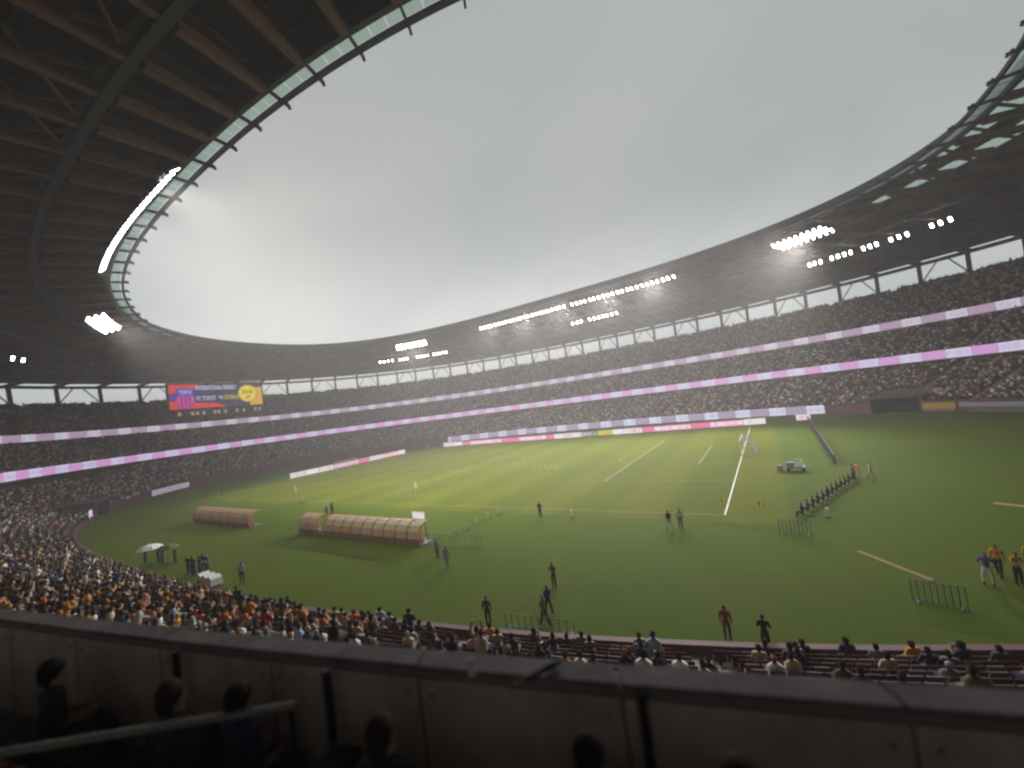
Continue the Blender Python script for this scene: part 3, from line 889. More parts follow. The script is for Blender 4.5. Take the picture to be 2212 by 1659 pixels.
# two bright lamps and a warm one far left under the roof
for x_, y_, z_, w_ in ((-151.5, -23.6, 40.2, 'left'), (-152.6, -21.8, 40.0, 'right')):
    flood((x_, y_, z_), (-60, 20, 0), 'lone white lamp under the roof at the left picture edge, %s one' % w_, 'lone lamps at the left edge')


# ------------------------------------------------------------------ goals and flags
M_net = mat('net_cord', (0.50, 0.50, 0.46), 0.8)
def goal(x0, sgn, label):
    g = empty('goal', (x0, 34, 0)); tag(g, label, 'goal', 'goals')
    mb = MB(); mb.tube([(0, -3.66, 0), (0, -3.66, 2.5)], 0.06, 10); mb.build('goal_post', M_white, g)
    mb = MB(); mb.tube([(0, 3.66, 0), (0, 3.66, 2.5)], 0.06, 10); mb.build('goal_post', M_white, g)
    mb = MB(); mb.tube([(0, -3.6, 2.44), (0, 3.6, 2.44)], 0.06, 10); mb.build('crossbar', M_white, g)
    mb = MB()
    for y in (-3.66, 3.66):
        mb.tube([(0.06 * sgn, y, 2.42), (0.9 * sgn, y, 2.35), (2.1 * sgn, y, 0.03), (0.06 * sgn, y, 0.03)], 0.03, 6)
    mb.tube([(2.1 * sgn, -3.66, 0.03), (2.1 * sgn, 3.66, 0.03)], 0.03, 6)
    mb.build('net_frame', M_grey, g)
    mb = MB(); r = 0.010
    for i in range(31):
        y = -3.66 + 7.32 * i / 30
        mb.tube([(0, y, 2.42), (0.9 * sgn, y, 2.33), (2.1 * sgn, y, 0.05)], r, 3, cap=False)
    for j in range(12):
        f = j / 11; p = (0.9 + 1.2 * f, 2.33 - 2.28 * f)
        mb.tube([(p[0] * sgn, -3.66, p[1]), (p[0] * sgn, 3.66, p[1])], r, 3, cap=False)
    for y in (-3.66, 3.66):
        for j in range(1, 10):
            z = 2.4 * j / 10; xe = 0.9 + 1.2 * (1 - z / 2.33) if z < 2.33 else 0.9
            mb.tube([(0, y, z), (xe * sgn, y, z)], r, 3, cap=False)
        for j in range(1, 9):
            xx = 2.1 * j / 9; zt = 2.4 if xx < 0.9 else 2.33 * (2.1 - xx) / 1.2
            mb.tube([(xx * sgn, y, 0.03), (xx * sgn, y, zt)], r, 3, cap=False)
    mb.build('net', M_net, g)
goal(0.06, 1, 'white goal with net at the right end of the pitch')
goal(-105.06, -1, 'white goal at the distant left end of the pitch')
M_flag = mat('flag_yellow', (0.85, 0.78, 0.06), 0.7)
def cflag(x, y, label, tilt=0.0):
    e = empty('corner_flag', (x, y, 0)); tag(e, label, 'corner flag', 'corner flags')
    mb = MB(); mb.tube([(0, 0, 0), (tilt, 0, 1.6)], 0.022, 8); mb.build('pole', M_flag, e)
    mb = MB()
    for i in range(4):
        a, b = i / 4, (i + 1) / 4
        w = lambda q: 0.05 * math.sin(q * 6)
        for s_ in (0, 0.008):
            mb.face([(tilt + a * 0.5, w(a) + s_, 1.16), (tilt + b * 0.5, w(b) + s_, 1.16), (tilt + b * 0.5, w(b) + s_, 1.54), (tilt + a * 0.5, w(a) + s_, 1.54)])
    mb.build('flag', M_flag, e)
cflag(-0.05, -0.05, 'yellow corner flag at the near end of the right goal line', -0.1)
cflag(0.05, 68.05, 'yellow corner flag at the far end of the right goal line')
cflag(-105.05, -0.05, 'small yellow corner flag at the near left corner of the pitch')
cflag(-105.05, 68.05, 'small yellow corner flag at the far left corner of the pitch')
cflag(2.8, -0.9, 'small yellow marker flag just right of the near corner flag')

# ------------------------------------------------------------------ team dugouts
M_orange = mat('orange_frame', (0.78, 0.27, 0.08), 0.5, noise=0.1, scale=4)
M_seatred = mat('dugout_seat', (0.36, 0.19, 0.15), 0.6, noise=0.2, scale=5)
mp = bpy.data.materials.new('dugout_canopy'); mp.use_nodes = True
t = mp.node_tree; b_ = t.nodes['Principled BSDF']; b_.inputs['Base Color'].default_value = (0.74, 0.56, 0.48, 1); b_.inputs['Roughness'].default_value = 0.25
tr = t.nodes.new('ShaderNodeBsdfTransparent'); tr.inputs[0].default_value = (0.85, 0.80, 0.78, 1); mxs = t.nodes.new('ShaderNodeMixShader'); mxs.inputs[0].default_value = 0.62
t.links.new(tr.outputs[0], mxs.inputs[1]); t.links.new(b_.outputs[0], mxs.inputs[2]); t.links.new(mxs.outputs[0], t.nodes['Material Output'].inputs[0])
def dugout(x0, x1, y, nb, label, gap=None):
    """open towards +Y (the pitch); the curved back faces the camera"""
    e = empty('team_dugout', ((x0 + x1) / 2, y, 0)); tag(e, label, 'dugout', 'team dugouts')
    L_ = x1 - x0; w = L_ / nb
    curve = [(0.0, 0.0), (-0.12, 0.7), (0.0, 1.35), (0.35, 1.85), (0.9, 2.1), (1.5, 2.1)]
    for i in range(nb + 1):
        xx = -L_ / 2 + i * w
        mb = MB(); mb.tube([(xx, p[0], p[1]) for p in curve], 0.085, 6); mb.build('arch', M_orange, e)
    for i in range(nb):
        if i == gap: continue
        mb = MB(); xa, xb = -L_ / 2 + i * w + 0.08, -L_ / 2 + (i + 1) * w - 0.08
        for j in range(len(curve) - 1):
            p, q = curve[j], curve[j + 1]
            mb.face([(xa, p[0] + 0.02, p[1]), (xb, p[0] + 0.02, p[1]), (xb, q[0] + 0.02, q[1]), (xa, q[0] + 0.02, q[1])])
        mb.build('canopy_panel', mp, e)
        for k in range(2):
            xc = xa + (k + 0.5) * (xb - xa) / 2
            mb = MB(); mb.box((xc, 0.72, 0.45), (0.5, 0.5, 0.10)); mb.box((xc, 0.46, 0.85), (0.5, 0.10, 0.75)); mb.box((xc, 0.7, 0.2), (0.1, 0.3, 0.4)); mb.build('seat', M_seatred, e)
    mb = MB(); mb.box((0, 0.02, 0.33), (L_, 0.05, 0.55)); mb.build('kick_board', mat('dugout_board', (0.62, 0.37, 0.28), 0.6, noise=0.2, scale=3), e)
    mb = MB(); mb.box((0, 0.8, 0.03), (L_ + 0.2, 1.8, 0.05)); mb.build('platform', M_grey, e)
    return e
dugout(-47.0, -25.6, -13.4, 12, 'long orange framed team dugout with curved clear roof, the nearer one', 2)
dugout(-79.0, -59.5, -13.6, 11, 'orange framed team dugout farther along the touchline, at left')
e = empty('fourth_official_sign', (-27.2, -11.7, 0)); tag(e, 'white panel rising above the right end of the nearer dugout', 'sign')
mb = MB(); mb.box((0, 0, 2.45), (1.9, 0.1, 0.75)); mb.build('panel', M_white, e)
mb = MB(); mb.face([(-.88, -.054, 2.12), (.88, -.054, 2.12), (.88, -.054, 2.78), (-.88, -.054, 2.78)]); mb.build('lit_face', emis('lit_sign', (.80, .74, .66), .95), e)
for sx in (-0.8, 0.8):
    mb = MB(); mb.box((sx, 0, 1.03), (0.06, 0.06, 2.06)); mb.build('post', M_grey, e)
def barrier(x0, y0, x1, y1, h, n, m_post, m_bar, label, cat='barrier', wp=0.07):
    d = Vector((x1 - x0, y1 - y0, 0)); l = d.length
    e = empty('crowd_barrier', ((x0 + x1) / 2, (y0 + y1) / 2, 0)); e.rotation_euler = (0, 0, math.atan2(d.y, d.x)); tag(e, label, cat)
    for i in range(n):
        xx = -l / 2 + l * i / (n - 1)
        mb = MB(); mb.box((xx, 0, h / 2), (wp, 0.05, h)); mb.build('upright', m_post, e)
    for z in (0.12, h - 0.05):
        mb = MB(); mb.tube([(-l / 2, 0.035, z), (l / 2, 0.035, z)], 0.022, 6); mb.build('rail', m_bar, e)
    for xx in (-l / 2 + 0.2, l / 2 - 0.2):
        mb = MB(); mb.box((xx, 0, 0.025), (0.06, 0.6, 0.04)); mb.build('foot', m_bar, e)
    return e
M_pale = mat('pale_post', (0.55, 0.56, 0.46), 0.6)
M_bluep = mat('blue_post', (0.05, 0.14, 0.22), 0.5); M_bluer = mat('blue_rail', (0.13, 0.20, 0.22), 0.5)
barrier(-25.2, -13.2, -18.7, -12.4, 1.15, 12, M_pale, M_grey, 'low fence of pale uprights to the right of the nearer dugout')
def mesh_barrier(x0, y0, x1, y1, label):
    e = barrier(x0, y0, x1, y1, 1.1, 9, M_bluep, M_bluer, label, wp=0.04)
    d = math.hypot(x1 - x0, y1 - y0); mb = MB()
    for i in range(int(d / 0.12)): mb.tube([(-d / 2 + i * 0.12, 0, 0.12), (-d / 2 + i * 0.12, 0, 1.05)], 0.008, 4, cap=False)
    mb.build('wire_infill', M_bluer, e)
mesh_barrier(4.15, -4.2, 6.15, -4.35, 'blue metal crowd barrier on the turf near the right corner flag')
mesh_barrier(9.65, -13.25, 11.5, -13.65, 'blue metal crowd barrier on the turf at the end of the yellow cable cover')
barrier(-9.4, -22.5, -5.4, -21.9, 0.85, 11, mat('lilac_post', (0.20, 0.19, 0.22), .6), M_grey, 'low grey fence below the person in blue, by the near field wall', wp=0.03)

# ------------------------------------------------------------------ training gear and small things on the field
for nm, (xa, ya, xb, yb) in (('nearer the camera', (-46.4, 2.1, -43.2, 2.8)), ('in the middle of the pitch', (-32.6, 21.9, -28.3, 22.3))):
    for i in range(5):
        xx, yy = xa + (xb - xa) * i / 4, ya + (yb - ya) * i / 4
        e = empty('training_pole', (xx, yy, 0)); tag(e, 'upright pale pole, %s of the row of five %s' % (['leftmost', 'second', 'middle', 'fourth', 'rightmost'][i], nm), 'training pole', 'training poles')
        mb = MB(); mb.tube([(0, 0, 0.02), (0, 0, 1.35)], 0.045, 8); mb.build('pole', M_pale, e)
        mb = MB(); mb.tube([(0, 0, 0.008), (0, 0, 0.06)], [0.16, 0.10], 10); mb.build('base', M_rubber, e)
M_pad = mat('pale_board', (0.36, 0.40, 0.27), 0.7, noise=0.12, scale=5)
for i, (xx, yy) in enumerate(((-24.0, -10.1), (-23.9, -8.3), (-24.0, -6.3), (-24.0, -4.3), (-23.8, -2.5))):
    e = empty('marker_board', (xx, yy, 0)); e.rotation_euler = (0, 0, R(-20)); tag(e, 'small pale square board on the turf, %s in the line right of the dugout' % ['nearest', 'second', 'third', 'fourth', 'farthest'][i], 'marker board', 'marker boards in a line')
    mb = MB(); mb.box((0, 0, 0.34), (0.55, 0.04, 0.6)); mb.build('panel', M_pad, e)
    mb = MB(); mb.bar((0, 0.03, 0.5), (0, 0.26, 0.02), 0.04, 0.04); mb.build('prop', M_grey, e)
def post_thing(x, y, h, w, m_, label):
    e = empty('marker_post', (x, y, 0)); tag(e, label, 'marker post', 'small marker posts')
    mb = MB(); mb.box((0, 0, h / 2 + 0.03), (w, 0.12, h)); mb.build('post', m_, e)
    mb = MB(); mb.box((0, 0, 0.02), (w * 1.5, 0.35, 0.04)); mb.build('base', M_rubber, e)
post_thing(-14.2, -2.5, 0.75, 0.2, M_white, 'white upright post on the near touchline at mid picture')
post_thing(7.6, 0.4, 0.7, 0.24, M_white, 'white upright post right of the row of photographers')
post_thing(-80.9, 4.8, 1.5, 0.35, M_pale, 'pale post on the turf left of the nearer dugout, beyond the touchline')
post_thing(-68.2, -0.9, 1.0, 0.7, M_pad, 'pale square sign on the near touchline above the farther dugout')
post_thing(-49.4, 8.8, 1.3, 0.3, M_pale, 'pale post on the pitch just behind the nearer row of poles')

# ------------------------------------------------------------------ people
def skin_mesh(name, J, E_, sub=1):
    """J: joint -> (x,y,z,r); E_: (a, b, region). Regions: 0 top 1 trousers 2 skin 3 hair 4 shoes"""
    keys = list(J); ix = {k: i for i, k in enumerate(keys)}
    me = bpy.data.meshes.new('skeleton')
    me.from_pydata([J[k][:3] for k in keys], [(ix[a], ix[b]) for a, b, _ in E_], [])
    o = bpy.data.objects.new('skeleton', me); COL.objects.link(o)
    sk = o.modifiers.new('skin', 'SKIN'); sk.use_smooth_shade = True
    lay = me.skin_vertices[0].data if me.skin_vertices else None
    for k in keys:
        lay[ix[k]].radius = (J[k][3], J[k][4] if len(J[k]) > 4 else J[k][3]); lay[ix[k]].use_root = (k == 'pelvis')
    if sub:
        sb = o.modifiers.new('sub', 'SUBSURF'); sb.levels = sub; sb.render_levels = sub
    dg = bpy.context.evaluated_depsgraph_get(); dg.update()
    r = bpy.data.meshes.new_from_object(o.evaluated_get(dg)); r.name = name
    bpy.data.objects.remove(o); bpy.data.meshes.remove(me)
    n = len(r.vertices); co = np.empty(n * 3); r.vertices.foreach_get('co', co); co = co.reshape(-1, 3)
    pc = np.empty(len(r.polygons) * 3); r.polygons.foreach_get('center', pc); pc = pc.reshape(-1, 3)
    best = np.full(len(pc), 1e9); reg = np.zeros(len(pc), int)
    for a, b, g_ in E_:
        A, B = np.array(J[a][:3]), np.array(J[b][:3]); d = B - A; tq = np.clip(((pc - A) @ d) / max(d @ d, 1e-9), 0, 1)
        q = np.linalg.norm(pc - (A + tq[:, None] * d), axis=1) - 0.5 * (J[a][3] * (1 - tq) + J[b][3] * tq)
        w = q < best; best[w] = q[w]; reg[w] = g_
    h = np.array(J['head'][:3])
    hd = (reg == 2) & (np.linalg.norm(pc - h, axis=1) < 0.2)
    reg[hd & ((pc[:, 2] > h[2] + 0.04) | ((pc[:, 1] < h[1] + 0.02) & (pc[:, 2] > h[2] - 0.085)))] = 3
    r.materials.clear()
    for _ in range(5): r.materials.append(M_black)
    r.polygons.foreach_set('material_index', reg.tolist()); r.polygons.foreach_set('use_smooth', [True] * len(r.polygons)); r.update()
    return r
BASE_E = [('pelvis', 'waist', 0), ('waist', 'chest', 0), ('chest', 'neck', 0), ('neck', 'jaw', 2), ('jaw', 'head', 2), ('head', 'crown', 2), ('jaw', 'nose', 2),
          ('chest', 'shL', 0), ('shL', 'elL', 0), ('elL', 'wrL', 2), ('wrL', 'haL', 2), ('chest', 'shR', 0), ('shR', 'elR', 0), ('elR', 'wrR', 2), ('wrR', 'haR', 2),
          ('pelvis', 'hipL', 1), ('hipL', 'knL', 1), ('knL', 'anL', 1), ('anL', 'toL', 4), ('pelvis', 'hipR', 1), ('hipR', 'knR', 1), ('knR', 'anR', 1), ('anR', 'toR', 4)]
def stand_J(stride=0.0, arms='down', lean=0.0, stance=0.11):
    J = dict(pelvis=(0, 0, .96, .125, .10), waist=(0, lean * .3, 1.13, .12, .095), chest=(0, lean * .7, 1.36, .145, .10), neck=(0, lean, 1.50, .055), jaw=(0, lean + .02, 1.575, .068), head=(0, lean + .015, 1.655, .088), crown=(0, lean, 1.735, .06), nose=(0, lean + .10, 1.615, .012))
    for s, n in ((-1, 'L'), (1, 'R')):
        J['sh' + n] = (.185 * s, lean * .8, 1.42, .078)
        if arms == 'down': a = [(.235 * s, lean * .6 - .01 + s * stride * .25, 1.14, .06), (.24 * s, lean * .6 + .06 + s * stride * .5, .90, .036), (.235 * s, lean * .6 + .09 + s * stride * .6, .80, .042)]
        elif arms == 'hips': a = [(.33 * s, -.05, 1.17, .05), (.20 * s, .06, 1.02, .036), (.14 * s, .09, 1.0, .042)]
        elif arms == 'front': a = [(.25 * s, .10, 1.16, .05), (.12 * s, .28, 1.20, .036), (.05 * s, .33, 1.24, .042)]
        elif arms == 'up': a = [(.27 * s, .08, 1.62, .05), (.20 * s, .12, 1.86, .036), (.17 * s, .12, 1.96, .042)]
        else: a = [(.25 * s, .06, 1.18, .05), (.20 * s, .24, 1.30, .036), (.12 * s, .30, 1.36, .042)]
        for k, v in zip(('el', 'wr', 'ha'), a): J[k + n] = v
        J['hip' + n] = (.095 * s, 0, .90, .105); J['kn' + n] = (stance * s, -s * stride * .45 + .02, .50, .078)
        J['an' + n] = (stance * s, -s * stride, .10 + (.05 if stride and s > 0 else 0), .062); J['to' + n] = (stance * 1.1 * s, -s * stride + .15, .045 + (.02 if stride and s > 0 else 0), .042)
    return J
def sit_J(arms='lap', lean=0.06):
    J = dict(pelvis=(0, 0, .50, .13, .11), waist=(0, lean * .4, .68, .12, .10), chest=(0, lean, .92, .145, .10), neck=(0, lean + .01, 1.06, .055), jaw=(0, lean + .04, 1.13, .068), head=(0, lean + .03, 1.21, .088), crown=(0, lean + .02, 1.29, .06), nose=(0, lean + .115, 1.17, .012))
    for s, n in ((-1, 'L'), (1, 'R')):
        J['sh' + n] = (.185 * s, lean, .98, .065)
        if arms == 'lap': a = [(.25 * s, .07, .73, .05), (.15 * s, .28, .64, .036), (.08 * s, .35, .64, .042)]
        elif arms == 'up': a = [(.27 * s, .12, 1.15, .05), (.20 * s, .16, 1.40, .036), (.17 * s, .17, 1.50, .042)]
        elif arms == 'clap': a = [(.24 * s, .14, .78, .05), (.09 * s, .34, .95, .036), (.03 * s, .38, 1.03, .042)]
        else: a = [(.26 * s, .20, .74, .05), (.14 * s, .42, .70, .036), (.06 * s, .48, .72, .042)]
        for k, v in zip(('el', 'wr', 'ha'), a): J[k + n] = v
        J['hip' + n] = (.10 * s, .04, .48, .095); J['kn' + n] = (.13 * s, .44, .50, .068); J['an' + n] = (.13 * s, .46, .10, .048); J['to' + n] = (.14 * s, .60, .045, .042)
    return J
PM = {
    'down': skin_mesh('body', stand_J(), BASE_E), 'walk': skin_mesh('body', stand_J(.24), BASE_E), 'hips': skin_mesh('body', stand_J(0, 'hips', 0, .17), BASE_E),
    'front': skin_mesh('body', stand_J(0, 'front', .03), BASE_E), 'up': skin_mesh('body', stand_J(0, 'up'), BASE_E),
    'sit': skin_mesh('body', sit_J(), BASE_E), 'sit_low': skin_mesh('body', sit_J('lap'), BASE_E, 0), 'sit_up': skin_mesh('body', sit_J('up', .02), BASE_E, 0),
    'sit_clap': skin_mesh('body', sit_J('clap'), BASE_E, 0), 'sit_lean': skin_mesh('body', sit_J('knee', .16), BASE_E, 0), 'stand_low': skin_mesh('body', stand_J(0, 'front'), BASE_E, 0),
}
CL = {'maroon': (.11, .02, .035), 'grey': (.16, .16, .17), 'blue': (.02, .10, .30), 'white': (.62, .62, .60), 'orange': (.55, .19, .04), 'black': (.018, .018, .02), 'purple': (.13, .06, .32), 'yellow': (.60, .38, .02),
      'navy': (.015, .02, .06), 'red': (.36, .02, .02), 'beige': (.42, .34, .25), 'brown': (.13, .08, .05), 'lilac': (.36, .38, .58), 'dark': (.045, .045, .05), 'olive': (.12, .12, .06), 'pink': (.45, .28, .30), 'amber': (.60, .27, .02), 'skyblue': (.30, .40, .52), 'charcoal': (.07, .07, .075), 'plum': (.10, .05, .07)}
CM = {k: mat('cloth_' + k, v, 0.85, noise=0.18, scale=9) for k, v in CL.items()}
SK = [mat('skin_tone', (.42, .26, .18), 0.6), mat('skin_tone_b', (.50, .32, .23), 0.6), mat('skin_tone_c', (.34, .20, .13), 0.6)]
HR = [mat('hair_black', (.012, .010, .009), 0.85, noise=.4, scale=40, bump=.8, spec=.1), mat('hair_brown', (.03, .018, .011), 0.85, noise=.4, scale=40, bump=.8, spec=.1)]
def person(pose, loc, face, top, legs, label, group=None, h=1.0, skin=None, shoes='black', hair=0):
    """face = heading in degrees, 0 looks towards +Y"""
    o = link('person', PM[pose]); tag(o, label, 'person', group)
    o.location = loc; o.rotation_euler = (0, 0, R(face)); o.scale = (h, h, h)
    for i, m_ in enumerate((CM[top], CM[legs], skin or SK[0], HR[hair], CM[shoes])):
        o.material_slots[i].link = 'OBJECT'; o.material_slots[i].material = m_
    global PLAST
    PLAST = o
    return o
FG = 'people standing on the field'
F = [('down', (-10.5, -22.7), 20, 'plum', 'maroon', 'person in dark plum top and maroon trousers by the near field wall'),
     ('walk', (-7.35, -21.6), -100, 'grey', 'navy', 'person in grey top and dark trousers beside the person in blue'),
     ('walk', (-7.7, -20.4), 60, 'blue', 'black', 'person in bright blue jacket and black trousers near the wall'),
     ('front', (-8.9, -17.3), 180, 'grey', 'charcoal', 'person in pale grey standing behind the person in blue'),
     ('down', (1.7, -19.8), 0, 'red', 'grey', 'person with dark red top and grey trousers standing alone near the wall'),
     ('hips', (13.2, -10.5), 150, 'purple', 'white', 'person in purple top and white trousers at the right'),
     ('front', (14.35, -10.2), 200, 'yellow', 'black', 'person in yellow top and black shorts at the right edge'),
     ('walk', (14.0, -9.2), 150, 'amber', 'black', 'person in amber top, left of the one in yellow at the right edge'),
     ('down', (15.4, -8.6), 180, 'yellow', 'beige', 'person in yellow top partly cut off by the right edge'),
     ('walk', (-3.9, -4.8), 40, 'maroon', 'white', 'person in dark red top and white shorts by the near touchline'),
     ('down', (-3.1, -4.1), 200, 'white', 'grey', 'person in white beside the one in dark red by the touchline'),
     ('down', (-36.5, -24.5), 60, 'lilac', 'navy', 'person in pale lilac top standing alone by the near left wall'),
     ('front', (-52.9, -6.0), 20, 'white', 'navy', 'person in white standing on the turf beyond the nearer dugout'),
     ('down', (-52.0, -5.6), -30, 'charcoal', 'black', 'person in dark clothes beside the one in white beyond the dugout'),
     ('walk', (-51.3, -6.1), 60, 'grey', 'black', 'person in grey, rightmost of three beyond the nearer dugout'),
     ('down', (-17.8, -3.0), 0, 'charcoal', 'charcoal', 'person all in dark grey standing on the near touchline'),
     ('front', (11.7, 14.6), 120, 'amber', 'beige', 'person in amber vest at the far end of the photographers'),
     ('walk', (12.7, 14.3), 60, 'white', 'white', 'person in white just right of the one in the amber vest'),
     ('down', (11.2, 13.6), -60, 'grey', 'charcoal', 'person in grey just left of the one in the amber vest'),
     ('front', (3.3, -20.3), 0, 'black', 'black', 'person all in black standing against the near field wall'),
     ('down', (-21.4, -15.4), 0, 'skyblue', 'grey', 'person in pale blue crouched look below the low pale fence, left one'),
     ('walk', (-19.0, -16.8), 30, 'skyblue', 'skyblue', 'person in pale blue rain cape walking below the low pale fence')]
for pose, (xx, yy), fc, tp, lg, lb in F: person(pose, (xx, yy, 0.0), fc, tp, lg, lb.replace('crouched look ', ''), FG, 0.97 + random.random() * 0.07, random.choice(SK))
# a huddle of stewards in navy and camera crew by the near left wall
for i, (dx, dy) in enumerate(((0, 0), (0.75, 0.1), (1.5, -0.05), (2.2, 0.2), (0.4, 0.8), (1.1, 0.9), (1.9, 0.95))):
    person(random.choice(('down', 'front')), (-46.3 + dx, -25.2 + dy, 0), random.uniform(-60, 60), 'navy', 'navy', 'steward in navy, %s of the huddle by the near left wall' % ['front left', 'second in front', 'third in front', 'front right', 'back left', 'back middle', 'back right'][i], 'stewards in a huddle')
# two long rows of photographers sitting behind the right goal line
for i in range(12):
    f = i / 11; xx, yy = 5.95 + f * 5.1, 0.1 + f * 12.6
    person('sit', (xx, yy, -0.04), 70 + random.uniform(-15, 15), ('charcoal', 'grey', 'olive', 'dark', 'brown', 'black')[i % 6], 'dark', 'seated photographer in %s, %s from the near end of the row' % (('charcoal', 'grey', 'olive', 'dark grey', 'brown', 'black')[i % 6], (['first'] + ORD[1:])[i]), 'photographers behind the goal line')
    e = empty('stool', (xx, yy, 0)); tag(e, 'low dark stool under the %s photographer from the near end' % (['first'] + ORD[1:])[i], 'stool', 'stools of the photographers')
    mb = MB(); mb.box((0, -0.02, 0.33), (0.36, 0.34, 0.05)); mb.build('seat', M_black, e)
    for sx in (-0.14, 0.14):
        for sy in (-0.14, 0.12):
            mb = MB(); mb.box((sx, sy - 0.02, 0.152), (0.03, 0.03, 0.30)); mb.build('leg', M_grey, e)
# equipment cart beyond the barrier
e = empty('equipment_cart', (6.4, 18.8, 0)); tag(e, 'grey wheeled equipment cart with stacked cases behind the right goal', 'cart')
mb = MB(); mb.box((0, 0, 0.45), (2.0, 1.1, 0.14)); mb.build('deck', M_grey, e)
for sx, sy, sz, w, m_ in ((-0.5, 0, 0.81, 0.8, M_conc), (0.4, 0.05, 0.92, 0.7, M_white), (0.35, 0, 1.35, 0.6, M_conc_d)):
    mb = MB(); mb.box((sx, sy, sz), (w, 0.8, 0.55 if sz < 0.9 else (0.78 if sz < 1.2 else 0.06))); mb.build('case', m_, e)
for sx in (-0.75, 0.75):
    for sy in (-0.45, 0.45):
        mb = MB(); mb.tube([(sx, sy - 0.05, 0.19), (sx, sy + 0.05, 0.19)], 0.18, 12); mb.build('wheel', M_rubber, e)
mb = MB(); mb.box((-1.6, -0.3, 0.4), (0.6, 0.6, 0.78)); tag(mb.build('equipment_case', M_conc_d, None, (6.4, 18.8, 0)), 'dark case standing left of the equipment cart', 'case')
# white tent roofed camera position and covered table by the near left wall
def umbrella(x, y, m_, label, r=1.3, hgt=2.2):
    e = empty('umbrella', (x, y, 0)); tag(e, label, 'umbrella', 'umbrellas by the near wall')
    mb = MB(); mb.tube([(0, 0, 0.06), (0, 0, hgt)], 0.02, 6); mb.build('pole', M_grey, e)
    mb = MB(); mb.tube([(0, 0, 0.005), (0, 0, 0.07)], [0.28, 0.22], 12); mb.build('foot', M_rubber, e)
    mb = MB(); n = 8
    for i in range(n):
        a, b = 2 * math.pi * i / n, 2 * math.pi * (i + 1) / n
        mb.face([(0, 0, hgt + 0.02), (r * .6 * math.cos(a), r * .6 * math.sin(a), hgt - .16), (r * .6 * math.cos(b), r * .6 * math.sin(b), hgt - .16)])
        mb.face([(r * .6 * math.cos(a), r * .6 * math.sin(a), hgt - .16), (r * math.cos(a), r * math.sin(a), hgt - .5), (r * math.cos(b), r * math.sin(b), hgt - .5), (r * .6 * math.cos(b), r * .6 * math.sin(b), hgt - .16)])
    mb.build('canopy', m_, e)
umbrella(-56.4, -25.4, M_white, 'white umbrella over the camera crew by the near left wall')
umbrella(-53.6, -24.6, CM['olive'], 'olive umbrella right of the white one by the near left wall', 1.1)
for i, (xx, yy, c) in enumerate(((-57.2, -25.6, 'navy'), (-55.2, -25.0, 'dark'), (-54.4, -24.9, 'brown'), (-52.6, -24.3, 'olive'))):
    person('front', (xx, yy, 0), 20, c, 'dark', 'camera crew member in %s under or beside the umbrellas' % {'navy': 'navy', 'dark': 'dark grey', 'brown': 'brown', 'olive': 'olive'}[c], 'camera crew by the near left wall')
e = empty('covered_table', (-39.4, -25.9, 0)); tag(e, 'long table under a white cover by the near left wall', 'table')
mb = MB()
for i in range(10):
    a, b = -1.5 + i * .3, -1.5 + (i + 1) * .3; za, zb = .95 + .12 * math.sin(i * 1.7), .95 + .12 * math.sin((i + 1) * 1.7)
    mb.hexa([(a, -.5, .25), (b, -.5, .25), (b, .5, .25), (a, .5, .25), (a, -.42, za), (b, -.42, zb), (b, .42, zb), (a, .42, za)])
mb.build('cover', M_white, e)
for sx in (-1.3, 1.3):
    mb = MB(); mb.box((sx, 0, .13), (.06, .7, .26)); mb.build('leg', M_grey, e)

# ------------------------------------------------------------------ tunnels in the lower tier
def tunnel(x, y, w, label, hh=3.2, depth=7.0, face=None):
    u_ = u_of(x, y); tq = tpar(np.array([u_, u_ + 0.0005])); bx, by = bowl(1.3, tq)
    ang = math.atan2(by[1] - by[0], bx[1] - bx[0])      # along the wall; outward is -90 deg from it
    e = empty('entrance_tunnel', (bx[0], by[0], 0)); e.rotation_euler = (0, 0, ang); tag(e, label, 'tunnel', 'tunnels under the stands')
    for sx in (-1, 1):
        mb = MB(); mb.box((sx * (w / 2 + .25), -depth / 2, hh / 2), (.5, depth, hh)); mb.build('side_wall', mat('tunnel_wall', (.10, .075, .075), .7), e)
    mb = MB(); mb.box((0, -depth / 2, hh + .22), (w + 1.0, depth + .06, .44)); mb.build('lintel', mat('tunnel_lintel', (.09, .075, .075), .7), e)
    mb = MB(); mb.box((0, -depth + .2, hh / 2), (w, .3, hh - .02)); mb.build('back', M_black, e)
    mb = MB(); mb.box((0, .02, .03), (w, .3, .04)); mb.build('threshold', M_grey, e)
    return e
T_R = tunnel(24.2, 80.0, 8.6, 'dark tunnel mouth under the stand at far right')
T_L = tunnel(-119.5, -18.5, 8.0, 'dark concrete tunnel mouth at the left corner of the field')
def wallpanel(x, y, w, h, m_, label, name='wall_panel', z=0.6, d=1.16):
    u_ = u_of(x, y); tq = tpar(np.array([u_, u_ + 0.0005])); bx, by = bowl(d, tq); ang = math.atan2(by[1] - by[0], bx[1] - bx[0])
    e = empty(name, (bx[0], by[0], 0)); e.rotation_euler = (0, 0, ang); tag(e, label, 'panel')
    mb = MB(); mb.box((0, 0, z + h / 2), (w, .14, h)); mb.build('face', m_, e)
    mb = MB(); mb.box((0, -.12, z / 2 + .2), (w * .9, .08, z + .4)); mb.build('backing', M_grey, e)
wallpanel(30.6, 75.5, 5.2, 1.3, mat('ochre_panel', (.50, .30, .05), .6, noise=.2, scale=2), 'ochre yellow banner on the field wall right of the dark tunnel')
wallpanel(37.5, 68.6, 12.5, 0.8, mat('pale_panel', (.34, .34, .34), .6, noise=.15, scale=1), 'long pale grey panel on the field wall at the far right', z=1.0)
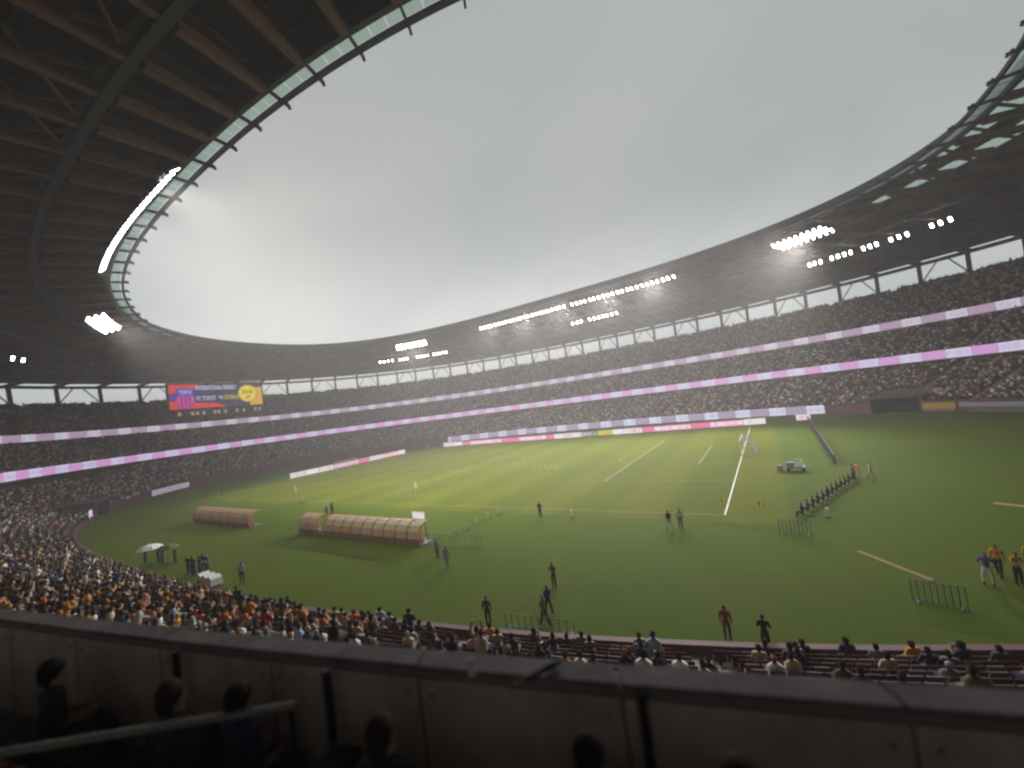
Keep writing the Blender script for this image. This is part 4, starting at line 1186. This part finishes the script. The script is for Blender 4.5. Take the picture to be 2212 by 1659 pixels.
wallpanel(-110.2, -22.0, 2.6, 1.3, emis('led_tunnel', (.70, .62, .78), .9), 'small bright lilac screen beside the left corner tunnel', 'wall_screen', z=1.2)

# ------------------------------------------------------------------ crowd and seats
CAMv = np.array(CAM); Rv, Uv, Fv = np.array(rgt), np.array(up), np.array(fwd)
def project(P):
    d = P - CAMv; z = d @ Fv
    return 1106 + 864.67 * (d @ Rv) / np.maximum(z, .1), 829.5 - 864.67 * (d @ Uv) / np.maximum(z, .1), z
def rows():
    for tier, K, df, zf in ((1, K1, d1, z1), (2, K2, d2, z2), (3, K3, d3, z3)):
        for k in range(K): yield tier, k, df(k), zf
seat = {'p': [], 'a': [], 'tier': [], 'occ': []}
for tier, k, d, zf in rows():
    tf = np.linspace(0, 2 * math.pi, 6001); X, Y = bowl(d, tf); arc = np.concatenate([[0], np.cumsum(np.hypot(np.diff(X), np.diff(Y)))])
    n = int(arc[-1] / 0.52); sv = (np.arange(n) + 0.5) * arc[-1] / n
    x, y = np.interp(sv, arc, X), np.interp(sv, arc, Y)
    tx, ty = np.interp(sv, arc, np.gradient(X, arc)), np.interp(sv, arc, np.gradient(Y, arc))
    z = zf(k, x, y) + 0 * x - (0.37 if tier == 1 else 0)
    # aisles at even polar steps of the oval
    uu = np.interp(np.interp(sv, arc, tf), _tt, _arc) / _arc[-1]
    ais = np.abs(np.mod(uu * 52, 1) - 0.5) < 0.5 * (1 - 1.5 * 52 / arc[-1])
    px, py, dep = project(np.stack([x, y, z + .7], 1))
    vis = (dep > 2) & (px > -420) & (px < 2212 + 420) & (py > -100) & (py < 1659 + 350) & ais
    if tier == 1: vis &= ~np.array([in_cut(a_, b_, 7.3, 0.8) if k < 8 else False for a_, b_ in zip(x, y)])
    if tier == 2: vis &= ~((y < -20) & (np.hypot(x - CAM.x, y - CAM.y) < 60))
    if tier == 3:  # room for the screen, its legs and the control room
        vis &= ~((x < -150) & (y > 15) & (y < 54) & (k >= 1) & (k < 8))
    occ_p = np.where((y < -12) & (tier == 1), np.interp(x, [-60, -22, -9, 12], [.86, .76, .22, .10]), .86)
    if tier == 3: occ_p = np.where(k > 20, .62, .80) + 0 * x
    # blocks between aisles fill unevenly, and thin out in loose patches
    blk = (uu * 52).astype(int)
    fill = np.random.default_rng(100 + tier).choice([1.06, 1.0, .96, .86, .70], 60, p=[.3, .3, .2, .13, .07])[np.clip(blk, 0, 59)]
    patch = .5 + .5 * np.sin(uu * 260 + k * .35 + 2 * np.sin(uu * 61 + k * .21) + tier)
    occ_p = occ_p * fill * (1 - .22 * np.clip(patch - .7, 0, 1) / .3)
    occ = rng.random(len(x)) < occ_p
    seat['p'].append(np.stack([x, y, z], 1)[vis]); seat['a'].append(np.arctan2(ty, tx)[vis]); seat['tier'].append(np.full(vis.sum(), tier)); seat['occ'].append(occ[vis])
SP, SA, ST_, SO = (np.concatenate(seat[k]) for k in ('p', 'a', 'tier', 'occ'))
SP[:, :2] += 0
# the bowl runs anticlockwise, so the way to the field is 90 degrees left of the tangent
FX, FY = -np.sin(SA), np.cos(SA)
_, _, DEP = project(SP); PXs, PYs, _ = project(SP + [0, 0, .6])
inview = (PXs > -20) & (PXs < 2232) & (PYs < 1700)
# rank: nearest in view, but only rows that clear the balcony in front of the camera
clear = (ST_ == 1) & (SP[:, 1] < 0) & inview & (PYs < np.interp(PXs, [0, 400, 700, 1106, 1500, 1900, 2212], [1345, 1352, 1385, 1412, 1432, 1458, 1480]))
order = np.argsort(np.where(clear, DEP, 1e6))
idx_p = [i for i in order if SO[i] and clear[i]][:300]
idx_s = [i for i in order if clear[i]][:300]
pset, sset = set(idx_p), set(idx_s)

# seats: parts of their tier
SEATC = [('maroon', (.10, .030, .036)), ('mauve', (.15, .105, .115)), ('grey', (.17, .15, .15)), ('brown', (.08, .05, .04)), ('beige', (.24, .18, .14))]
M_seat = [mat('seat_' + n, c, .85, noise=.15, scale=6, spec=.06) for n, c in SEATC]
def seat_mb():
    mb = MB()
    mb.box((0, 0.02, .42), (.46, .42, .05)); mb.box((0, -.22, .64), (.46, .06, .44)); mb.box((0, -.06, .20), (.10, .2, .40)); return mb
SM = [seat_mb().mesh('seat', m_) for m_ in M_seat]
sw = [.46, .30, .06, .14, .04]
scol = rng.choice(5, len(SP), p=sw)
tiers = {1: tier1, 2: tier2, 3: tier3}
for i in idx_s:
    o = link('seat', SM[scol[i]], tier1); o.location = (SP[i, 0] - CX, SP[i, 1] - CY, SP[i, 2]); o.rotation_euler = (0, 0, SA[i])
tv = np.array([(-.23, -.19, .40), (.23, -.19, .40), (.23, .22, .44), (-.23, .22, .44), (-.23, -.25, .40), (.23, -.25, .40), (.23, -.25, .86), (-.23, -.25, .86), (-.23, -.18, .86), (.23, -.18, .86)])
tfc = [(0, 1, 2, 3), (4, 5, 6, 7), (7, 6, 9, 8), (8, 9, 1, 0)]
def colour_attr(me, cols):
    at = me.color_attributes.new('Col', 'FLOAT_COLOR', 'POINT')
    at.data.foreach_set('color', np.concatenate([cols, np.ones((len(cols), 1))], 1).astype(np.float32).ravel())
def attr_mat(name, rough):
    mt = bpy.data.materials.new(name); mt.use_nodes = True; t = mt.node_tree
    a = t.nodes.new('ShaderNodeVertexColor'); a.layer_name = 'Col'
    t.nodes['Principled BSDF'].inputs['Specular IOR Level'].default_value = .08
    t.links.new(a.outputs[0], t.nodes['Principled BSDF'].inputs['Base Color']); t.nodes['Principled BSDF'].inputs['Roughness'].default_value = rough
    return mt
M_sattr, M_cattr = attr_mat('seat_colours', .55), attr_mat('crowd_colours', .85)
def bulk(name, ids, tmplv, tmplf, colfun, m_, parent, jitter=0.0, extra=None):
    n = len(ids); nv = len(tmplv)
    ca, sa = np.cos(SA[ids])[:, None], np.sin(SA[ids])[:, None]
    V = np.repeat(tmplv[None], n, 0).copy()
    if extra is not None: V = extra(V, ids)
    x = V[:, :, 0] * ca - V[:, :, 1] * sa + SP[ids, 0:1]; y = V[:, :, 0] * sa + V[:, :, 1] * ca + SP[ids, 1:2]; z = V[:, :, 2] + SP[ids, 2:3]
    co = np.stack([x, y, z], 2).reshape(-1, 3)
    if parent: co = co - np.array(parent.location)
    lens = np.array([len(f) for f in tmplf]); flat_ = np.concatenate([np.array(f) for f in tmplf])
    loops = (flat_[None] + (np.arange(n) * nv)[:, None]).ravel(); tot = np.tile(lens, n); st = np.concatenate([[0], np.cumsum(tot)[:-1]])
    me = bpy.data.meshes.new(name); me.vertices.add(len(co)); me.vertices.foreach_set('co', co.astype(np.float32).ravel())
    me.loops.add(len(loops)); me.loops.foreach_set('vertex_index', loops.astype(np.int32))
    me.polygons.add(len(tot)); me.polygons.foreach_set('loop_start', st.astype(np.int32))
    me.update(calc_edges=True); me.validate()
    colour_attr(me, colfun(ids).reshape(-1, 3)); me.materials.append(m_)
    return link(name, me, parent)
sc_arr = np.array([c for _, c in SEATC])
for tr_, pa in tiers.items():
    ids = np.array([i for i in np.where(ST_ == tr_)[0] if i not in sset])
    # upper tiers carry the darker mosaic of seats
    def cf(ids, tr_=tr_):
        return np.repeat(sc_arr[scol[ids]][:, None], len(tv), 1) * (1.0)
    tag(bulk('seats', ids, tv, tfc, cf, M_sattr, pa), kind='stuff')
# spectators: the 300 that show largest
TOPS = ['orange', 'amber', 'white', 'beige', 'black', 'dark', 'navy', 'brown', 'red', 'grey', 'plum', 'skyblue', 'yellow', 'charcoal']
TW = np.array([.09, .06, .07, .14, .11, .10, .07, .12, .03, .09, .06, .03, .01, .05]); TW /= TW.sum()
NAMEC = {'amber': 'amber yellow', 'skyblue': 'pale blue', 'dark': 'dark grey', 'plum': 'dark plum', 'beige': 'beige', 'charcoal': 'charcoal'}
ROW = np.array([offset_of(SP[i, 0], SP[i, 1]) for i in idx_p]); ROW = np.round((ROW - d1(0)) / .83).astype(int)
CNT = {}
for i, row in sorted(zip(idx_p, ROW), key=lambda q: -PXs[q[0]]):
    c = rng.choice(TOPS, p=TW)
    if SP[i, 0] > -14: c = rng.choice(['beige', 'grey', 'plum', 'black', 'brown', 'amber', 'dark', 'red'], p=[.2, .15, .2, .15, .15, .05, .05, .05])
    elif SP[i, 0] > -34 and rng.random() < .26: c = rng.choice(['orange', 'amber'])
    pose = rng.choice(['sit_low', 'sit_lean', 'sit_clap', 'sit_up', 'stand_low'], p=[.46, .26, .15, .04, .09])
    what = 'standing' if pose == 'stand_low' else ('cheering' if pose == 'sit_up' else 'seated')
    key = (c, what, row); CNT[key] = CNT.get(key, 0) + 1
    person(pose, (SP[i, 0] + FX[i] * .02, SP[i, 1] + FY[i] * .02, SP[i, 2] + (0 if pose == 'stand_low' else -.03)), math.degrees(SA[i]) + rng.uniform(-18, 18), c, rng.choice(['dark', 'navy', 'beige', 'black', 'brown']),
           '%s %s spectator in %s from the right, %s row behind the near field wall' % (nth(CNT[key]), what, NAMEC.get(c, c), nth(row + 1)), 'spectators in the near lower rows', .92 + rng.random() * .14, SK[rng.integers(3)], hair=int(rng.integers(2)))
# everyone else
def tmpl():
    V, F_ = [], []
    def add(v, f):
        b = len(V); V.extend(v); F_.extend(tuple(b + i for i in q) for q in f)
    # torso, tapered
    add([(-.21, -.12, .44), (.21, -.12, .44), (.19, .12, .46), (-.19, .12, .46), (-.23, -.09, .95), (.23, -.09, .95), (.22, .11, .95), (-.22, .11, .95), (-.07, -.05, 1.05), (.07, -.05, 1.05), (.07, .07, 1.05), (-.07, .07, 1.05)],
        [(0, 1, 5, 4), (1, 2, 6, 5), (2, 3, 7, 6), (3, 0, 4, 7), (4, 5, 9, 8), (5, 6, 10, 9), (6, 7, 11, 10), (7, 4, 8, 11)])
    # head
    hv = [(0, .03, 1.33)] + [(.095 * math.cos(a), .03 + .11 * math.sin(a), 1.24) for a in np.arange(5) * 2 * math.pi / 5] + [(.085 * math.cos(a), .035 + .10 * math.sin(a), 1.13) for a in np.arange(5) * 2 * math.pi / 5] + [(0, .03, 1.04)]
    add(hv, [(0, 1 + i, 1 + (i + 1) % 5) for i in range(5)] + [(1 + i, 6 + i, 6 + (i + 1) % 5, 1 + (i + 1) % 5) for i in range(5)] + [(6 + i, 11, 6 + (i + 1) % 5) for i in range(5)])
    # lap and shins
    add([(-.20, .05, .45), (.20, .05, .45), (.21, .50, .45), (-.21, .50, .45), (-.19, .05, .60), (.19, .05, .60), (.20, .52, .58), (-.20, .52, .58), (-.19, .50, .05), (.19, .50, .05)],
        [(4, 5, 6, 7), (0, 4, 7, 3), (1, 2, 6, 5), (7, 6, 9, 8)])
    # forearms
    add([(-.27, .0, .86), (-.20, .05, .90), (-.10, .34, .70), (-.16, .34, .66), (.27, .0, .86), (.20, .05, .90), (.10, .34, .70), (.16, .34, .66)], [(0, 1, 2, 3), (5, 4, 7, 6)])
    return np.array(V), F_
CV, CF_ = tmpl()
nT, nH, nL, nA = 12, 12, 10, 8
shirts = np.array([CL[c] for c in ('black', 'dark', 'charcoal', 'navy', 'white', 'beige', 'grey', 'brown', 'orange', 'amber', 'plum', 'red', 'skyblue', 'olive', 'pink')])
shw = np.array([.12, .11, .09, .07, .17, .13, .10, .06, .035, .025, .05, .02, .04, .03, .03]); shw /= shw.sum()
def crowd_col(ids):
    n = len(ids); C = np.empty((n, len(CV), 3))
    sh = shirts[rng.choice(len(shirts), n, p=shw)] * rng.uniform(.8, 1.5, (n, 1))
    lg = np.array([(.03, .03, .035), (.02, .025, .05), (.18, .14, .10), (.06, .05, .045)])[rng.choice(4, n)]
    skn = np.array([(.36, .23, .16), (.28, .17, .115), (.42, .27, .19)])[rng.choice(3, n)]
    C[:, :nT] = sh[:, None]; C[:, nT:nT + nH] = skn[:, None]
    hairs = np.where(rng.random((n, 1)) < .8, np.array([[.014, .011, .010]]), np.where(rng.random((n, 1)) < .5, np.array([[.45, .44, .42]]), np.array([[.40, .20, .03]])))
    C[:, nT] = hairs
    C[:, nT + 1:nT + 6] = hairs[:, None] * .85 + skn[:, None] * .15
    for q in (6, 9, 10): C[:, nT + q] = hairs
    C[:, nT + nH:nT + nH + nL] = lg[:, None]; C[:, nT + nH + nL:] = sh[:, None] * .5 + skn[:, None] * .5
    return C
def vary(V, ids):
    n = len(ids); s = rng.uniform(.9, 1.1, n)[:, None]
    a = rng.uniform(-.5, .5, n)[:, None]; x, y = V[:, :, 0].copy(), V[:, :, 1].copy()
    V[:, :, 0] = x * np.cos(a) - y * np.sin(a) + rng.uniform(-.05, .05, n)[:, None]; V[:, :, 1] = x * np.sin(a) + y * np.cos(a)
    up_ = (rng.random(n) < .10)[:, None] * .38
    V[:, :, 2] = V[:, :, 2] * s + up_ * (V[:, :, 2] > .3)
    V[:, :, 1] += (V[:, :, 2] > .9) * rng.uniform(-.04, .12, n)[:, None]
    return V
for tr_, nm in ((1, 'lowest'), (2, 'middle'), (3, 'top')):
    ids = np.array([i for i in np.where((ST_ == tr_) & SO)[0] if i not in pset])
    tag(bulk('crowd', ids, CV, CF_, crowd_col, M_cattr, None, extra=vary), 'dense crowd of spectators filling the %s tier all round' % nm, 'crowd', kind='stuff')

# ------------------------------------------------------------------ aisle stairs down the three tiers
M_stair = mat('stair_concrete', (.30, .29, .27), .85, noise=.2, scale=2)
for tier, K, df, zf, pa in ((1, K1, d1, z1, tier1), (2, K2, d2, z2, tier2), (3, K3, d3, z3, tier3)):
    for a_ in range(52):
        tq = tpar(np.array([a_ / 52.0, a_ / 52.0 + .0004]))
        x, y = bowl(df(K // 2), tq)
        px, py, dep = project(np.array([[x[0], y[0], zf(K // 2, x[0], y[0])]]))
        if dep[0] < 2 or not -500 < px[0] < 2700: continue
        if tier == 2 and y[0] < -20 and math.hypot(x[0] - CAM.x, y[0] - CAM.y) < 60: continue
        mb = MB()
        for k in range(K):
            x, y = bowl(df(k), tq); zz = float(zf(k, x[0], y[0])) - (.37 if tier == 1 else 0)
            if tier == 1 and in_cut(x[0], y[0], 7.3, 1.2): continue
            an = math.atan2(y[1] - y[0], x[1] - x[0])
            mb.box((x[0], y[0], zz + .09), (1.15, .40, .18), an)
        o = mb.build('aisle_stair', M_stair); under_parent(o, pa)

# ------------------------------------------------------------------ balcony round the camera
M_slab = mat('coping_slab', (.16, .146, .148), .9, noise=.38, scale=2.6, bump=.35, detail=8, spec=.06)
M_panel = mat('parapet_panel', (.47, .40, .365), .7, noise=.35, scale=2.2, bump=.3, detail=8)
M_cap = mat('joint_strip', (.10, .10, .10), .6)
us0 = u_of(3.4, -38.6)
for k in range(-16, 9):
    ua, ub = us0 + (k * 1.62 + .012) / _arc[-1], us0 + (k * 1.62 + 1.608) / _arc[-1]
    tq = tpar(np.array([ua, (ua + ub) / 2, ub]))
    xi, yi = bowl(17.935, tq); xo, yo = bowl(18.13, tq); mb = MB()
    dzz = rng.uniform(-.004, .004)
    for j in range(2):
        mb.hexa([(xi[j], yi[j], 10.546), (xi[j + 1], yi[j + 1], 10.546), (xo[j + 1], yo[j + 1], 10.546), (xo[j], yo[j], 10.546),
                 (xi[j], yi[j], 10.598 + dzz), (xi[j + 1], yi[j + 1], 10.598 + dzz), (xo[j + 1], yo[j + 1], 10.598 + dzz), (xo[j], yo[j], 10.598 + dzz)])
    under_parent(mb.build('coping_slab', M_slab), tier2)
    xi, yi = bowl(18.115, tq); xo, yo = bowl(18.142, tq); mb = MB()
    for j in range(2):
        mb.hexa([(xi[j], yi[j], 9.42), (xi[j + 1], yi[j + 1], 9.42), (xo[j + 1], yo[j + 1], 9.42), (xo[j], yo[j], 9.42),
                 (xi[j], yi[j], 10.50), (xi[j + 1], yi[j + 1], 10.50), (xo[j + 1], yo[j + 1], 10.50), (xo[j], yo[j], 10.50)])
    under_parent(mb.build('parapet_panel', M_panel), tier2)
    for zb in (9.6, 10.38):
        for f in (.06, .94):
            tb = tpar(np.array([ua + (ub - ua) * f])); bx, by = bowl(18.148, tb)
            mb = MB(); mb.sphere((bx[0], by[0], zb), .014, 8, 5); under_parent(mb.build('bolt', M_cap), tier2)
M_hand = mat('handrail', (.20, .20, .185), .45, .5, noise=.1, scale=5)
def bal(x, y): return z2(0, np.array([x]), np.array([y]))[0]
rail = empty('aisle_handrail', (0.45, -40.15, 9.3)); tag(rail, 'pale metal handrail sloping across the dark foreground at lower left', 'handrail')
mb = MB(); mb.tube([(-2.2, -1.45, 1.10), (-.94, -.68, 1.08), (.94, .64, 1.08)], .032, 10); mb.build('rail', M_hand, rail)
for q in ((.90, .61), (-.12, -.10), (-1.3, -.90)):
    mb = MB(); mb.tube([(q[0], q[1], 0.0), (q[0], q[1], 1.06)], .022, 8); mb.build('post', M_steel, rail)
for i, (xx, yy, lb) in enumerate(((-.37, -39.65, 'left'), (1.53, -39.22, 'middle'), (3.97, -38.49, 'right'))):
    e = empty('balcony_post', (xx, yy - .10, 9.3)); tag(e, 'dark steel post behind the balcony coping, the %s of three' % lb, 'post', 'posts behind the coping')
    mb = MB(); mb.box((0, 0, .64), (.055, .055, 1.27)); mb.build('upright', M_steel, e)
    mb = MB(); mb.box((0, 0, .01), (.16, .16, .02)); mb.build('foot_plate', M_steel, e)
def bag(x, y, z, w, h, rz, label, c='olive'):
    e = empty('bag', (x, y, z)); e.rotation_euler = (0, 0, rz); tag(e, label, 'bag', 'bags behind the coping')
    mb = MB(); n = 6
    P0 = [(-w / 2, -.11), (-w / 2 + .05, -.14), (w / 2 - .05, -.14), (w / 2, -.11), (w / 2, .10), (w / 2 - .05, .13), (-w / 2 + .05, .13), (-w / 2, .10)]
    ring = [(0.0, .92), (.06, 1.0), (h * .7, .97), (h * .95, .86), (h, .6)]
    for zz, s_ in ring: mb.v += [(p[0] * s_, p[1] * s_, zz) for p in P0]
    for j in range(len(ring) - 1):
        for i in range(8): mb.f.append((j * 8 + i, j * 8 + (i + 1) % 8, (j + 1) * 8 + (i + 1) % 8, (j + 1) * 8 + i)); mb.m.append(0)
    mb.f += [tuple(reversed(range(8))), tuple(range(32, 40))]; mb.m += [0, 0]
    mb.build('body', mat('bag_' + c, (.022, .022, .018), .8, noise=.2, scale=6), e, smooth=True)
    mb = MB(); mb.tube([(-.06, 0, h - .01), (-.05, 0, h + .06), (.05, 0, h + .06), (.06, 0, h - .01)], .012, 6); mb.build('handle', M_black, e)
    mb = MB(); mb.box((0, -.155, h * .35), (w * .6, .05, h * .4)); mb.build('pocket', M_black, e)
bag(.42, -39.86, 9.62, .30, .55, .3, 'dark bag on a seat behind the left post'); bag(1.86, -39.48, 9.62, .30, .52, .3, 'dark bag on a seat behind the middle post'); bag(4.08, -38.95, 9.62, .34, .50, .25, 'dark bag on a seat behind the right post')
# balcony seats and the people in the row in front of the camera
def bal_dir(x, y):
    u_ = u_of(x, y); tq = tpar(np.array([u_, u_ + .0005])); bx, by = bowl(18.8, tq); return math.atan2(by[1] - by[0], bx[1] - bx[0])
BS = empty('balcony_seat_row', (2, -40, 9.3)); tag(BS, 'row of dark seats behind the balcony coping in the foreground', 'seat row')
us = u_of(3.4, -39.4)
for k in range(-14, 7):
    tq = tpar(np.array([us + k * .55 / _arc[-1], us + k * .55 / _arc[-1] + .0004])); bx, by = bowl(18.92, tq)
    ang = math.atan2(by[1] - by[0], bx[1] - bx[0])
    o = link('seat', SM[3 if k % 3 else 0], BS); o.location = (bx[0] - 2, by[0] + 40, -.02); o.rotation_euler = (0, 0, ang)
for i, (xx, yy, c, lb) in enumerate(((-1.75, -40.25, 'black', 'person in black far left, head just behind the balcony coping'), (.18, -39.84, 'dark', 'person in dark clothes left of the left bag, seen from behind'), (.86, -39.60, 'navy', 'person in navy right of the left bag, seen from behind'),
                                 (2.36, -39.34, 'black', 'person in black beside the middle post, seen from behind'), (3.72, -38.92, 'charcoal', 'person in charcoal left of the right post, seen from behind'), (4.52, -38.74, 'dark', 'person in dark clothes right of the right post, seen from behind'))):
    ang = bal_dir(xx, yy); hx, hy = -math.sin(ang), math.cos(ang)
    person('sit', (xx - hx * .20, yy - hy * .20, 9.27), math.degrees(ang) + (-8, 10, -12, 6, -5, 9)[i], c, 'dark', lb, 'people in the front row of the balcony', .97)
    mb = MB(); mb.sphere((0, .062, 1.235), (.100, .108, .112), 14, 10); mb.sphere((0, .015, 1.16), (.085, .062, .085), 12, 8); mb.build('hair', HR[i % 2], PLAST, smooth=True)
# paper cup and folded umbrella left on the coping
e = empty('paper_cup', (2.80, -38.93, 10.602)); tag(e, 'white paper cup standing on the balcony coping', 'cup')
mb = MB(); mb.tube([(0, 0, 0), (0, 0, .11)], [.028, .038], 12); mb.build('cup', M_white, e); mb = MB(); mb.tube([(0, 0, .111), (0, 0, .12)], .040, 12); mb.build('lid', CM['grey'], e)
e = empty('folded_umbrella', (3.32, -38.70, 10.627)); tag(e, 'dark folded umbrella lying across the balcony coping', 'umbrella')
mb = MB(); mb.tube([(-.10, -.16, 0), (.02, .06, 0), (.07, .15, 0)], [.012, .026, .010], 8); mb.build('canopy', M_black, e)
mb = MB(); mb.tube([(-.10, -.16, 0), (-.135, -.225, 0), (-.12, -.25, .01)], .010, 6); mb.build('handle', CM['brown'], e)

# ------------------------------------------------------------------ misty air
hm_ = bpy.data.materials.new('misty_air'); hm_.use_nodes = True
t = hm_.node_tree; t.nodes.remove(t.nodes['Principled BSDF'])
pv = t.nodes.new('ShaderNodeVolumePrincipled'); pv.inputs['Color'].default_value = (.95, .91, .905, 1); pv.inputs['Density'].default_value = .0016; pv.inputs['Anisotropy'].default_value = .25
t.links.new(pv.outputs[0], t.nodes['Material Output'].inputs['Volume'])
mb = MB(); mb.box((-52.5, 34, 26.5), (2600, 2600, 57.0)); tag(mb.build('haze', hm_), kind='stuff')
